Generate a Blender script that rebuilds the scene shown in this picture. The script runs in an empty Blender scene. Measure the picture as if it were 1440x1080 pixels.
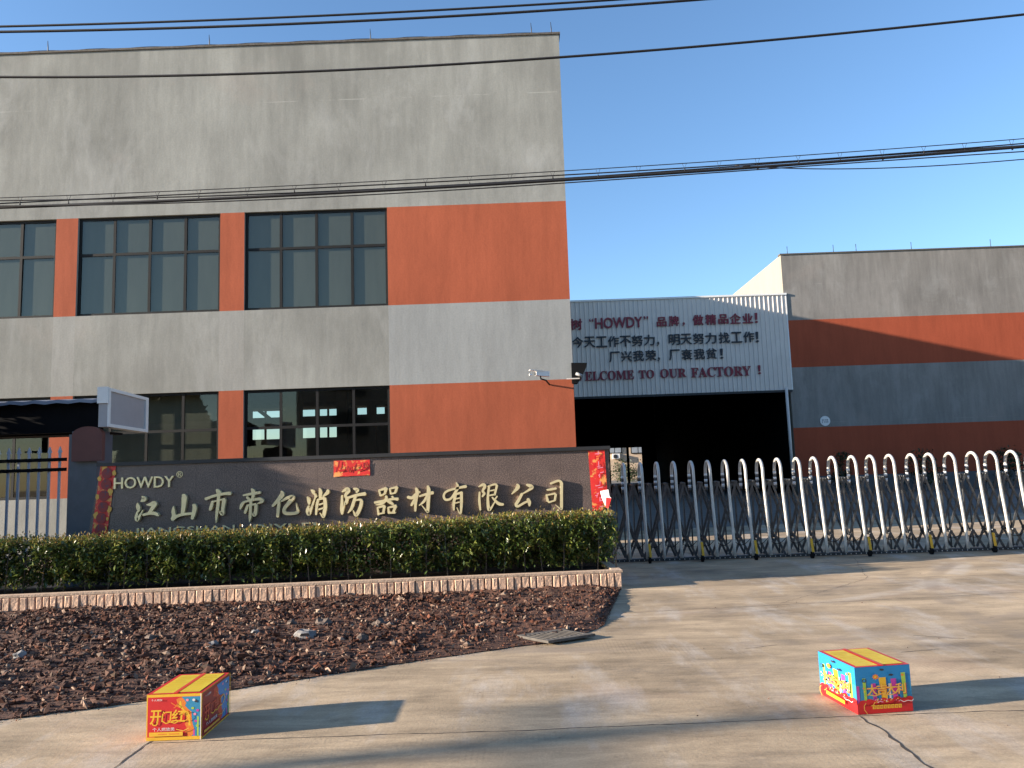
import bpy, bmesh, math, random
import numpy as np
from mathutils import Vector, Matrix
from mathutils import noise as mnoise
random.seed(7)
SC = bpy.context.scene
COL = SC.collection
R = math.radians

# ------------------------------------------------------------------ camera
F = 1080.0; PITCH, ROLL, YAW = R(6.44), R(1.91), R(0.4)
CAM = Vector((0, 0, 1.6))
FW = Vector((-math.sin(YAW)*math.cos(PITCH), math.cos(YAW)*math.cos(PITCH), math.sin(PITCH)))
_r0 = Vector((math.cos(YAW), math.sin(YAW), 0)); _u0 = _r0.cross(FW)
RT = math.cos(ROLL)*_r0 - math.sin(ROLL)*_u0
UP = math.sin(ROLL)*_r0 + math.cos(ROLL)*_u0
cd = bpy.data.cameras.new('camera'); cam = bpy.data.objects.new('camera', cd); COL.objects.link(cam)
cam.matrix_world = Matrix(((RT.x, UP.x, -FW.x, CAM.x), (RT.y, UP.y, -FW.y, CAM.y), (RT.z, UP.z, -FW.z, CAM.z), (0, 0, 0, 1)))
cd.sensor_fit = 'HORIZONTAL'; cd.sensor_width = 36; cd.lens = 36*F/1440
cd.clip_start = 0.05; cd.clip_end = 3000
SC.camera = cam
# ------------------------------------------------------------------ light
SUNDIR = Vector((-1.0, -0.19, 0.238)).normalized()      # towards the sun
SUN_EL = math.asin(SUNDIR.z); SUN_AZ = math.atan2(SUNDIR.x, SUNDIR.y)
w = bpy.data.worlds.new('World'); SC.world = w; w.use_nodes = True
nt = w.node_tree; nt.nodes.clear()
sky = nt.nodes.new('ShaderNodeTexSky'); sky.sky_type = 'NISHITA'; sky.sun_disc = False
sky.sun_elevation = SUN_EL; sky.sun_rotation = SUN_AZ
sky.air_density = 1.0; sky.dust_density = 0.25; sky.ozone_density = 3.6
bg = nt.nodes.new('ShaderNodeBackground'); bg.inputs[1].default_value = 0.098
wo = nt.nodes.new('ShaderNodeOutputWorld')
nt.links.new(sky.outputs[0], bg.inputs[0]); nt.links.new(bg.outputs[0], wo.inputs[0])
sd = bpy.data.lights.new('sun', 'SUN'); sd.energy = 5.0; sd.angle = R(0.55); sd.color = (1.0, 0.87, 0.72)
so = bpy.data.objects.new('sun', sd); COL.objects.link(so); so.location = (-30, -6, 12)
so.rotation_euler = SUNDIR.to_track_quat('Z', 'Y').to_euler()
SC.view_settings.view_transform = 'Standard'; SC.view_settings.look = 'None'
SC.view_settings.exposure = 1.65; SC.view_settings.gamma = 1.0

# ------------------------------------------------------------------ helpers
def ray(x, y):
    x, y = float(x), float(y); return (x-720)/F*RT - (y-540)/F*UP + FW
def P(x, y, Y):
    d = ray(x, y); return CAM + d*((Y-CAM.y)/d.y)
def G(x, y, z=0.0):
    d = ray(x, y); return CAM + d*((z-CAM.z)/d.z)

class MB:
    def __init__(s): s.v = []; s.f = []; s.m = []; s.sm = []
    def face(s, pts, m=0, smooth=False):
        b = len(s.v); s.v += [tuple(p) for p in pts]; s.f.append(tuple(range(b, b+len(pts)))); s.m.append(m); s.sm.append(smooth)
    def idx(s, verts, faces, m=0, smooth=False):
        b = len(s.v); s.v += [tuple(p) for p in verts]
        for f in faces: s.f.append(tuple(b+i for i in f)); s.m.append(m); s.sm.append(smooth)
    def box(s, x0, x1, y0, y1, z0, z1, m=0):
        s.obox((x0, y0, z0), (x1-x0, 0, 0), (0, y1-y0, 0), (0, 0, z1-z0), m)
    def obox(s, o, a, b, c, m=0):
        o, a, b, c = map(Vector, (o, a, b, c))
        V = [o, o+a, o+a+b, o+b, o+c, o+a+c, o+a+b+c, o+b+c]
        s.idx(V, [(0, 3, 2, 1), (4, 5, 6, 7), (0, 1, 5, 4), (1, 2, 6, 5), (2, 3, 7, 6), (3, 0, 4, 7)], m)
    def bar(s, p, q, wx, wy, m=0, up=(0, 1, 0)):
        p, q = Vector(p), Vector(q); d = (q-p)
        a = d.cross(Vector(up)); a = a.normalized()*wx; b = d.cross(a).normalized()*wy
        s.obox(p-a/2-b/2, a, b, d, m)
    def tube(s, pts, r, n=8, m=0, caps=True):
        pts = [Vector(p) for p in pts]; rings = []; rs = r if isinstance(r, (list, tuple)) else [r]*len(pts)
        ref = Vector((0.123, 0.31, 0.94)); 
        d0 = (pts[-1]-pts[0]).normalized() if (pts[-1]-pts[0]).length > 1e-6 else Vector((1, 0, 0))
        if abs(d0.dot(ref)) > .9: ref = Vector((1, .1, 0))
        for i, p in enumerate(pts):
            t = (pts[min(i+1, len(pts)-1)]-pts[max(i-1, 0)]).normalized()
            a = t.cross(ref); a = a.normalized() if a.length > 1e-4 else Vector((1, 0, 0)); b = t.cross(a).normalized()
            rings.append([p+(a*math.cos(2*math.pi*k/n)+b*math.sin(2*math.pi*k/n))*rs[i] for k in range(n)])
        V = [q for g in rings for q in g]; Fc = []
        for i in range(len(pts)-1):
            for k in range(n): Fc.append((i*n+k, i*n+(k+1) % n, (i+1)*n+(k+1) % n, (i+1)*n+k))
        s.idx(V, Fc, m, True)
        if caps: s.face(rings[0], m); s.face(rings[-1][::-1], m)
    def cyl(s, p, q, r, n=16, m=0): s.tube([p, q], r, n, m)
    def prism(s, poly, d, m=0, mside=None):
        d = Vector(d); a = [Vector(p) for p in poly]; b = [p+d for p in a]; n = len(a)
        s.face(a, m); s.face(b[::-1], m)
        for i in range(n): s.face([a[i], b[i], b[(i+1) % n], a[(i+1) % n]], m if mside is None else mside)
    def build(s, name, mats, parent=None, fix=True):
        me = bpy.data.meshes.new(name); me.from_pydata(s.v, [], s.f)
        for mt in (mats if isinstance(mats, (list, tuple)) else [mats]): me.materials.append(mt)
        me.polygons.foreach_set('material_index', s.m); me.polygons.foreach_set('use_smooth', s.sm)
        if fix and len(s.f) < 6000:
            bm = bmesh.new(); bm.from_mesh(me); bmesh.ops.remove_doubles(bm, verts=bm.verts, dist=1e-5)
            bmesh.ops.recalc_face_normals(bm, faces=bm.faces); bm.to_mesh(me); bm.free()
        me.update()
        o = bpy.data.objects.new(name, me); COL.objects.link(o)
        if parent: o.parent = parent; o.matrix_parent_inverse = Matrix.Translation(-parent.location)
        return o
def tag(o, label=None, cat=None, group=None, kind=None):
    if label: o['label'] = label
    if cat: o['category'] = cat
    if group: o['group'] = group
    if kind: o['kind'] = kind
    return o
def thing(name, label, cat, loc=(0, 0, 0), group=None):
    o = bpy.data.objects.new(name, None); COL.objects.link(o); o.location = loc; o.empty_display_size = .2
    return tag(o, label, cat, group)
def copy_tree(o, parent=None):
    c = o.copy(); COL.objects.link(c)
    if parent: c.parent = parent
    for ch in [x for x in o.children]: copy_tree(ch, c)
    return c

# ------------------------------------------------------------------ materials
def newmat(name):
    m = bpy.data.materials.new(name); m.use_nodes = True; n = m.node_tree; b = n.nodes['Principled BSDF']
    return m, n, b
def N(n, t, **kw):
    x = n.nodes.new(t)
    for k, v in kw.items(): setattr(x, k, v)
    return x
def coords(n, scale=(1, 1, 1), rot=(0, 0, 0)):
    tc = N(n, 'ShaderNodeTexCoord'); mp = N(n, 'ShaderNodeMapping')
    mp.inputs['Scale'].default_value = scale; mp.inputs['Rotation'].default_value = rot
    n.links.new(tc.outputs['Object'], mp.inputs[0]); return mp.outputs[0]
def noi(n, scale, detail=4, rough=.55, vs=(1, 1, 1), rot=(0, 0, 0), dist=0):
    t = N(n, 'ShaderNodeTexNoise'); t.inputs['Scale'].default_value = scale; t.inputs['Detail'].default_value = detail
    t.inputs['Roughness'].default_value = rough; t.inputs['Distortion'].default_value = dist
    n.links.new(coords(n, vs, rot), t.inputs['Vector']); return t.outputs[0]
def ramp(n, src, stops):
    r = N(n, 'ShaderNodeValToRGB'); e = r.color_ramp.elements
    while len(e) > len(stops): e.remove(e[-1])
    while len(e) < len(stops): e.new(.5)
    for i, (p, c) in enumerate(stops):
        e[i].position = p; e[i].color = (c, c, c, 1) if isinstance(c, (int, float)) else (*c, 1)
    n.links.new(src, r.inputs[0]); return r.outputs[0]
def mix(n, a, b, fac=1.0, mode='MULTIPLY'):
    x = N(n, 'ShaderNodeMix', data_type='RGBA', blend_type=mode)
    for v, s in ((fac, 0), (a, 6), (b, 7)):
        if hasattr(v, 'links') or isinstance(v, bpy.types.NodeSocket): n.links.new(v, x.inputs[s])
        elif s == 0: x.inputs[0].default_value = v
        else: x.inputs[s].default_value = (*v, 1)
    return x.outputs[2]
def bump(n, b, src, st=.3, dist=.01):
    u = N(n, 'ShaderNodeBump'); u.inputs['Strength'].default_value = st; u.inputs['Distance'].default_value = dist
    n.links.new(src, u.inputs['Height']); n.links.new(u.outputs[0], b.inputs['Normal'])
def mat(name, col, rough=.6, var=.12, scale=4, vs=(1, 1, 1), bmp=0, bs=40, metal=0, spec=.5):
    m, n, b = newmat(name)
    lo = tuple(c*(1-var) for c in col); hi = tuple(min(1, c*(1+var)) for c in col)
    c = ramp(n, noi(n, scale, 5, .6, vs), [(.3, lo), (.7, hi)])
    n.links.new(c, b.inputs['Base Color']); b.inputs['Roughness'].default_value = rough; b.inputs['Metallic'].default_value = metal
    b.inputs['Specular IOR Level'].default_value = spec
    if bmp: bump(n, b, noi(n, bs, 4), bmp)
    return m
def island_mat(name, cols, rough=.6, spec=.5, trans=0.0):
    m, n, b = newmat(name); g = N(n, 'ShaderNodeNewGeometry')
    k = len(cols); c = ramp(n, g.outputs['Random Per Island'], [(i/(k-1), cc) for i, cc in enumerate(cols)])
    n.links.new(c, b.inputs['Base Color']); b.inputs['Roughness'].default_value = rough; b.inputs['Specular IOR Level'].default_value = spec
    if trans:
        t = N(n, 'ShaderNodeBsdfTranslucent'); n.links.new(c, t.inputs[0]); mx = N(n, 'ShaderNodeMixShader'); mx.inputs[0].default_value = trans
        n.links.new(b.outputs[0], mx.inputs[1]); n.links.new(t.outputs[0], mx.inputs[2]); n.links.new(mx.outputs[0], n.nodes['Material Output'].inputs[0])
    return m
def plaster(name, col, streak=.22, blot=.16, pale=None, top=None):
    m, n, b = newmat(name)
    c = mix(n, col, ramp(n, noi(n, .35, 5, .6), [(.3, 1-blot), (.7, 1+blot*.3)]))
    c = mix(n, c, ramp(n, noi(n, 1.6, 6, .68, (1, 1, .16)), [(.28, 1-streak), (.62, 1.0)]))
    c = mix(n, c, ramp(n, noi(n, 7, 4, .6, (1, 1, .12)), [(.3, 1-streak*.55), (.6, 1.0)]))
    c = mix(n, c, ramp(n, noi(n, 24, 3, .7), [(.3, .92), (.7, 1.04)]))
    if pale:
        c = mix(n, c, pale, ramp(n, noi(n, .55, 6, .7, (1, 1, .45), (0, 0, 0), .6), [(.52, 0.0), (.72, .42)]), 'MIX')
    if top:       # rain runs under the parapet, a faint day joint across the render and patched areas
        tc = N(n, 'ShaderNodeTexCoord'); sx = N(n, 'ShaderNodeSeparateXYZ'); n.links.new(tc.outputs['Object'], sx.inputs[0])
        mr = N(n, 'ShaderNodeMapRange'); mr.inputs[1].default_value = top-1.5; mr.inputs[2].default_value = top; n.links.new(sx.outputs[2], mr.inputs[0])
        run = ramp(n, noi(n, 2.4, 4, .6, (1, 1, .05)), [(.45, 0.), (.62, .55)])
        mm = N(n, 'ShaderNodeMath', operation='MULTIPLY'); n.links.new(mr.outputs[0], mm.inputs[0]); n.links.new(run, mm.inputs[1])
        c = mix(n, c, tuple(q*.55 for q in col), mm.outputs[0], 'MIX')
        jn = N(n, 'ShaderNodeMath', operation='PINGPONG'); jn.inputs[1].default_value = 1.72; n.links.new(sx.outputs[2], jn.inputs[0])
        jl = ramp(n, jn.outputs[0], [(0., .5), (.018, 0.)])
        jm = N(n, 'ShaderNodeMath', operation='MULTIPLY'); n.links.new(jl, jm.inputs[0]); n.links.new(ramp(n, noi(n, .8, 4, .7), [(.5, 0.), (.6, 1.)]), jm.inputs[1])
        c = mix(n, c, tuple(min(1, q*1.35) for q in col), jm.outputs[0], 'MIX')
        c = mix(n, c, (.33, .275, .235), ramp(n, noi(n, .42, 4, .6, dist=.5), [(.60, 0.), (.74, .3)]), 'MIX')
    n.links.new(c, b.inputs['Base Color']); b.inputs['Roughness'].default_value = .9; b.inputs['Specular IOR Level'].default_value = .2
    bump(n, b, noi(n, 5, 8, .7), .35, .012)
    return m
M = {}
M['grey'] = plaster('grey_plaster', (.335, .335, .305), .20, .30, (.45, .45, .43), 11.73)
M['grey_pale'] = plaster('pale_grey_plaster', (.355, .352, .325), .18, .16)
M['grey_patch'] = plaster('repainted_grey_plaster', (.345, .355, .345), .16, .14)
M['orange'] = plaster('orange_plaster', (.41, .108, .054), .16, .14)
M['orange_far'] = plaster('red_orange_plaster', (.40, .088, .042), .14, .12)
M['grey_far'] = plaster('far_grey_plaster', (.285, .265, .24), .22, .22, (.38, .37, .345), 11.83)
M['cream'] = plaster('cream_plaster', (.30, .27, .215), .08, .06)
M['inner'] = mat('interior_plaster', (.30, .31, .29), .9)
M['dark'] = mat('dark_steel', (.018, .019, .021), .55, .2)
M['alu'] = mat('dark_aluminium_frame', (.014, .014, .014), .6, .15, spec=.2)
M['black'] = mat('black_rubber', (.010, .010, .011), .95, spec=.1)
M['cable'] = mat('black_cable_sheath', (.008, .008, .010), .75)
M['white_metal'] = mat('white_sheet_metal', (.66, .60, .54), .5, .05, 1.5)
M['white'] = mat('white_painted_metal', (.78, .77, .74), .45, .04)
M['redtext'] = mat('dark_red_lettering', (.20, .012, .03), .5, .1)
M['navytext'] = mat('black_lettering', (.012, .016, .026), .5, .1)
M['steel'] = mat('stainless_steel', (.52, .495, .45), .33, .12, 9, metal=.2)
M['steel_dk'] = mat('grey_steel_bar', (.085, .088, .09), .45, .3, 12, metal=.4)
M['yellow'] = mat('yellow_paint', (.75, .42, .03), .5, .1)
M['gold'] = mat('gold_metal_lettering', (.80, .68, .40), .34, .08, 6, metal=.35)
M['soil'] = mat('dark_soil', (.045, .032, .024), .95, .35, 9, bmp=.6, bs=30)
M['cast'] = mat('weathered_cast_concrete', (.10, .088, .075), .9, .3, 14, bmp=.4)
M['bluegrey'] = mat('blue_grey_stone', (.075, .085, .105), .5, .14, 6)
M['maroon'] = mat('maroon_paint', (.12, .035, .028), .6, .12)
M['picket'] = mat('pale_blue_grey_paint', (.52, .56, .62), .5, .08)
M['curtain'] = mat('grey_green_blind', (.185, .18, .155), .9, .10, 3, (1, 1, .2))
def glass(name, tint, refl):
    m, n, b = newmat(name); n.nodes.remove(b)
    t = N(n, 'ShaderNodeBsdfTransparent'); t.inputs[0].default_value = (*tint, 1)
    g = N(n, 'ShaderNodeBsdfGlossy'); g.inputs[0].default_value = (.78, .74, .64, 1); g.inputs['Roughness'].default_value = .02
    lw = N(n, 'ShaderNodeLayerWeight'); lw.inputs[0].default_value = .5
    pw = N(n, 'ShaderNodeMath', operation='POWER'); pw.inputs[1].default_value = 5; n.links.new(lw.outputs['Facing'], pw.inputs[0])
    ad = N(n, 'ShaderNodeMath', operation='MULTIPLY_ADD'); ad.inputs[1].default_value = .92; ad.inputs[2].default_value = .04+refl; n.links.new(pw.outputs[0], ad.inputs[0])
    mx = N(n, 'ShaderNodeMixShader'); n.links.new(ad.outputs[0], mx.inputs[0]); n.links.new(t.outputs[0], mx.inputs[1]); n.links.new(g.outputs[0], mx.inputs[2])
    n.links.new(mx.outputs[0], n.nodes['Material Output'].inputs[0]); return m
M['glass'] = glass('window_glass', (.62, .66, .62), .045)

def granite():
    m, n, b = newmat('dark_granite')
    c = mix(n, (.115, .084, .073), ramp(n, noi(n, 70, 3, .85), [(.36, .35), (.5, 1.0), (.62, 2.2)]))
    c = mix(n, c, ramp(n, noi(n, 3, 5), [(.3, .85), (.7, 1.15)]))
    br = N(n, 'ShaderNodeTexBrick'); br.offset = 0; br.inputs['Scale'].default_value = 1
    br.inputs['Brick Width'].default_value = .60; br.inputs['Row Height'].default_value = .62; br.inputs['Mortar Size'].default_value = .004
    br.inputs['Color1'].default_value = (1, 1, 1, 1); br.inputs['Color2'].default_value = (.9, .9, .9, 1); br.inputs['Mortar'].default_value = (.68, .66, .65, 1)
    n.links.new(coords(n, (1, 1, 1), (R(-90), 0, 0)), br.inputs[0])
    c = mix(n, c, br.outputs[0]); n.links.new(c, b.inputs['Base Color']); b.inputs['Roughness'].default_value = .42
    return m
M['granite'] = granite()
def concrete():
    m, n, b = newmat('concrete_paving')
    c = mix(n, (.49, .37, .240), ramp(n, noi(n, .55, 6, .62, dist=.4), [(.30, .62), (.68, 1.16)]))
    c = mix(n, c, ramp(n, noi(n, 1.4, 6, .7, (.35, 1.6, 1), (0, 0, R(12))), [(.30, .62), (.60, 1.05)]))     # scuffs along the drive
    c = mix(n, c, (.55, .50, .45), ramp(n, noi(n, .9, 5, .65, (1.6, .5, 1), (0, 0, R(-38))), [(.52, 0.), (.70, .6)]), 'MIX')
    c = mix(n, c, (.16, .135, .115), ramp(n, noi(n, .75, 7, .72, (.7, 1.3, 1), (0, 0, R(20)), .8), [(.53, 0.), (.74, .66)]), 'MIX')
    c = mix(n, c, ramp(n, noi(n, 3.2, 7, .75, (.45, 1.5, 1), (0, 0, R(-10)), .5), [(.30, .66), (.56, 1.04)]))
    c = mix(n, c, (.50, .33, .23), ramp(n, noi(n, .5, 4, .6), [(.55, 0.), (.72, .35)]), 'MIX')
    c = mix(n, c, ramp(n, noi(n, 60, 4, .7), [(.3, .84), (.7, 1.1)]))
    c = mix(n, c, ramp(n, noi(n, 9, 3, .6), [(.24, .72), (.36, 1.0)]))
    tc = N(n, 'ShaderNodeTexCoord')
    for (cx_, cy_, rr_, wd_) in ((1.2, 14.6, 6.05, .15), (1.2, 14.6, 7.6, .15), (11.5, 6.8, 5.6, .13), (11.5, 6.8, 7.1, .13)):     # swept tyre tracks
        vd = N(n, 'ShaderNodeVectorMath', operation='DISTANCE'); vd.inputs[1].default_value = (cx_, cy_, 0); n.links.new(tc.outputs['Object'], vd.inputs[0])
        sb = N(n, 'ShaderNodeMath', operation='SUBTRACT'); sb.inputs[1].default_value = rr_; n.links.new(vd.outputs['Value'], sb.inputs[0])
        ab = N(n, 'ShaderNodeMath', operation='ABSOLUTE'); n.links.new(sb.outputs[0], ab.inputs[0])
        rm = ramp(n, ab.outputs[0], [(wd_*.45, .55), (wd_, 0.)]); ml = N(n, 'ShaderNodeMath', operation='MULTIPLY'); n.links.new(rm, ml.inputs[0])
        n.links.new(ramp(n, noi(n, 1.1, 5, .7), [(.42, 0.), (.6, 1.)]), ml.inputs[1])
        c = mix(n, c, (.53, .46, .38) if rr_ < 6.5 else (.25, .20, .155), ml.outputs[0], 'MIX')
    # combed tining lines, patchy
    wv = N(n, 'ShaderNodeTexWave'); wv.inputs['Scale'].default_value = 9; wv.inputs['Distortion'].default_value = .6; wv.inputs['Detail'].default_value = 2
    n.links.new(coords(n, (1, .06, 1), (0, 0, R(4))), wv.inputs[0])
    pm = ramp(n, noi(n, .8, 3), [(.54, 0.), (.66, .34)])
    c = mix(n, c, ramp(n, wv.outputs[1], [(0, .62), (.35, 1.0)]), pm)
    n.links.new(c, b.inputs['Base Color']); b.inputs['Roughness'].default_value = .88; b.inputs['Specular IOR Level'].default_value = .25
    bump(n, b, noi(n, 30, 8, .75), .5, .006)
    return m
M['concrete'] = concrete()
M['joint'] = mat('dirt_filled_joint', (.045, .036, .03), .95, .3, 20)
M['mulch'] = mat('bark_litter', (.085, .034, .018), .95, .45, 22, bmp=.8, bs=45)
M['chips'] = island_mat('bark_chips', [(.035, .016, .011), (.10, .034, .017), (.055, .023, .014), (.14, .048, .024), (.04, .024, .018), (.10, .042, .024), (.30, .21, .15), (.03, .014, .010), (.07, .026, .015), (.16, .09, .06)], .85, .3)
M['rock'] = mat('grey_brown_stone', (.11, .08, .062), .85, .35, 7, bmp=.5)
M['rockpale'] = mat('pale_grey_stone', (.20, .19, .18), .8, .25, 7, bmp=.5)
M['block'] = mat('pink_split_stone', (.66, .43, .29), .9, .22, 9, bmp=.9, bs=35)
M['leaf'] = island_mat('glossy_leaf', [(.03, .055, .012), (.065, .105, .02), (.04, .07, .015), (.16, .20, .038), (.05, .085, .017), (.22, .23, .05), (.08, .12, .024)], .33, .55, .18)
M['leaf_tip'] = island_mat('young_leaf', [(.22, .20, .04), (.28, .19, .045), (.14, .16, .035), (.30, .16, .05), (.18, .19, .038)], .35, .5, .22)
M['leaf_dark'] = island_mat('evergreen_leaf', [(.02, .035, .014), (.035, .055, .02), (.028, .045, .016)], .5, .4, .1)
M['bark'] = mat('grey_bark', (.13, .105, .08), .9, .25, 20)
def plain(name, col, rough=.45): return mat(name, col, rough, .05, 12)
for k, c in dict(p_red=(.56, .016, .018), p_yel=(.74, .42, .025), p_orange=(.70, .19, .025), p_blue=(.012, .20, .44), p_sky=(.03, .23, .40), p_mag=(.50, .05, .30),
                 p_green=(.34, .50, .06), p_white=(.66, .65, .62), p_olive=(.62, .45, .03), p_dark=(.03, .03, .04), p_pink=(.75, .25, .35), p_gold=(.74, .40, .06), p_drk=(.26, .012, .016), p_brick=(.55, .06, .03)).items():
    M[k] = plain(k[2:]+'_print', c)

# ------------------------------------------------------------------ text
_tc = {}
def glyph_mesh(body, bold=0.0, shear=0.0):
    k = (body, 0, shear)
    if k in _tc: return _tc[k]
    c = bpy.data.curves.new('t', 'FONT'); c.body = body; c.offset = 0; c.shear = shear; c.resolution_u = 3
    o = bpy.data.objects.new('t', c); COL.objects.link(o); bpy.context.view_layer.update()
    me = bpy.data.meshes.new_from_object(o.evaluated_get(bpy.context.evaluated_depsgraph_get()))
    v = np.array([x.co[:] for x in me.vertices]); f = [tuple(p.vertices) for p in me.polygons]
    bpy.data.objects.remove(o); bpy.data.curves.remove(c); bpy.data.meshes.remove(me)
    lo, hi = v.min(0), v.max(0); v = (v-lo)/np.maximum(hi-lo, 1e-6)
    e = {}
    for q in f:
        for i in range(len(q)):
            a, b_ = q[i], q[(i+1) % len(q)]
            e[(a, b_)] = e.get((a, b_), 0)+1
    edges = [k for k in e if (k[1], k[0]) not in e]
    _tc[k] = (v, f, edges); return _tc[k]
def put_text(mb, body, o, u, v, nrm, depth, m=0, bold=0.0, shear=0.0):
    """text stretched to the rectangle o + u,v ; raised by depth along nrm"""
    o, u, v, nrm = map(Vector, (o, u, v, nrm)); V, Fc, E = glyph_mesh(body, bold, shear)
    un, vn = u.normalized(), v.normalized(); bw = bold*v.length*.9
    offs = [(0, 0)] if bold <= 0 else [(0, 0), (bw, 0), (-bw, 0), (0, bw*.7), (0, -bw*.7), (bw*.7, bw*.5), (-bw*.7, -bw*.5)]
    for i_, (dx_, dy_) in enumerate(offs):
        dp = depth-i_*(.0004 if depth > .004 else .00002)
        top = [o+u*float(p[0])+v*float(p[1])+nrm*dp+un*dx_+vn*dy_ for p in V]; mb.idx(top, Fc, m)
        if depth > .004:
            bot = [p-nrm*dp for p in top]
            for a, b_ in E: mb.face([top[a], top[b_], bot[b_], bot[a]], m)

# ------------------------------------------------------------------ ground
g = MB(); g.face([(-400, -120, 0), (400, -120, 0), (400, 700, 0), (-400, 700, 0)]); ground = tag(g.build('ground', M['concrete']), kind='structure')
g = MB(); g.face([(1.6, 19.3, .004), (120, 40, .004), (120, 120, .004), (1.6, 120, .004)]); tag(g.build('shaded_yard_pavement', mat('shade_darkened_concrete', (.13, .125, .115), .9, .2, 2, bmp=.3)), kind='structure')  # darker yard paving, with the hall's cast shade put into its colour and edge
j = MB()
def crack(mb, pts, wd, z=.0012, seed=1, step=.05, wob=.012):
    rnd = random.Random(seed); L = []
    for (a, b) in zip(pts[:-1], pts[1:]):
        a, b = Vector((*a, 0)), Vector((*b, 0)); k = max(2, int((b-a).length/step))
        for i in range(k): L.append(a.lerp(b, i/k))
    L.append(Vector((*pts[-1], 0))); prev = None; off = 0
    for i, p in enumerate(L):
        d = (L[min(i+1, len(L)-1)]-L[max(i-1, 0)]).normalized(); nn = Vector((-d.y, d.x, 0)); off = off*.85+rnd.uniform(-wob, wob)*.5
        h = wd*rnd.uniform(.35, 1.2)/2; c = p+nn*off; cur = (c+nn*h+Vector((0, 0, z)), c-nn*h+Vector((0, 0, z)))
        if prev: mb.face([prev[0], prev[1], cur[1], cur[0]])
        prev = cur
crack(j, [(-2.36, 4.95), (-.2, 4.96), (2.08, 5.04), (9, 5.10)], .011, seed=3)
crack(j, [(2.08, 5.03), (2.10, 4.7), (2.05, 4.3), (2.06, 3.2)], .020, seed=4, wob=.03, z=.0019)
crack(j, [(-2.30, 5.6), (-2.36, 4.9), (-2.36, 3.2)], .012, seed=5, z=.0019)
crack(j, [(1.09, 8.72), (5.8, 9.2), (14, 9.5)], .012, seed=6)
crack(j, [(6.6, 5.10), (6.6, 9.3)], .010, seed=8, z=.0019); crack(j, [(2.9, 9.0), (4.6, 10.6), (5.4, 12.8)], .006, seed=9, z=.0026, wob=.03)
crack(j, [(3.1, 6.6), (3.45, 6.66)], .012, seed=10); crack(j, [(3.5, 7.2), (3.85, 7.0)], .014, seed=11); crack(j, [(1.9, 6.9), (2.2, 7.0)], .008, seed=12)
tag(j.build('pavement_joint', M['joint']), kind='structure')

# ------------------------------------------------------------------ main factory building
YF = 17.0
XS = [-32, -13.75, -10.45, -9.95, -6.675, -6.12, -2.85, 1.25]; ZS = [0, 1.32, 3.585, 5.40, 7.69, 11.73]
WIN = [1, 3, 5]
bld = thing('factory_building', 'grey and orange two-storey factory hall behind the gold lettered sign wall', 'building', (-6, 17, 0))
f = MB()
for i in range(7):
    for k in range(5):
        if i in WIN and k in (1, 3): 
            x0, x1, z0, z1 = XS[i], XS[i+1], ZS[k], ZS[k+1]; y0, y1 = YF, YF+.24
            f.face([(x0, y0, z0), (x0, y1, z0), (x0, y1, z1), (x0, y0, z1)], 0); f.face([(x1, y0, z0), (x1, y1, z0), (x1, y1, z1), (x1, y0, z1)], 0)
            f.face([(x0, y0, z0), (x1, y0, z0), (x1, y1, z0), (x0, y1, z0)], 0); f.face([(x0, y0, z1), (x1, y0, z1), (x1, y1, z1), (x0, y1, z1)], 0)
            continue
        if k in (1, 3): mi = 1
        elif k == 2 and i in (2, 4): mi = 2
        elif k == 2 and i == 6: mi = 3
        else: mi = 0
        f.face([(XS[i], YF, ZS[k]), (XS[i+1], YF, ZS[k]), (XS[i+1], YF, ZS[k+1]), (XS[i], YF, ZS[k+1])], mi)
DE = 76
f.face([(1.25, YF, 0), (1.25, DE, 0), (1.25, DE, 11.73), (1.25, YF, 11.73)], 0)
f.face([(-32, YF, 0), (-32, 40.3, 0), (-32, 40.3, 11.73), (-32, YF, 11.73)], 0)
f.face([(-32, YF+.3, 11.45), (1.25, YF+.3, 11.45), (1.25, 40.3, 11.45), (-32, 40.3, 11.45)], 0)
f.face([(-32, YF+.3, 11.45), (1.0, YF+.3, 11.45), (1.0, YF+.3, 11.73), (-32, YF+.3, 11.73)], 0)
f.face([(-32, YF, 11.73), (1.25, YF, 11.73), (1.0, YF+.3, 11.73), (-32, YF+.3, 11.73)], 0)
f.face([(1.25, YF, 11.73), (1.25, DE, 11.73), (1.0, DE, 11.73), (1.0, YF+.3, 11.73)], 0)
f.face([(.9, 40.3, 0), (.9, DE, 0), (.9, DE, 11.73), (.9, 40.3, 11.73)], 0)
f.build('wall', [M['grey'], M['orange'], M['grey_pale'], M['grey_patch']], bld)
# hall interior: first floor slab, columns, far wall with strip windows
h = MB()
h.box(-31.9, 1.1, YF+.3, 40, 5.12, 5.38)
h.face([(1.1, YF+.26, .02), (1.1, 40, .02), (1.1, 40, 5.1), (1.1, YF+.26, 5.1)])
for c in range(-3, 1):
    xx = -3.3+c*3.83
    for yy in (23.5, 30, 36): h.box(xx, xx+.4, yy, yy+.4, .02, 5.1)
for yy in (23.5, 30, 36): h.box(-31.8, 1.05, yy, yy+.35, 4.93, 5.11)
YB = 40.0
zA1, zA0 = P(400, 574.5, YB).z, P(400, 586.5, YB).z; zB1, zB0 = P(400, 602.0, YB).z, P(400, 617, YB).z
zz = [.01, zB0, zB1, zA0, zA1, 5.12]
xw = [-31.9]
for a, b in ((352, 396), (404, 443), (450, 474), (503, 541)): xw += [P(a, 590, YB).x, P(b, 590, YB).x]
xw.append(1.1)
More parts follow.
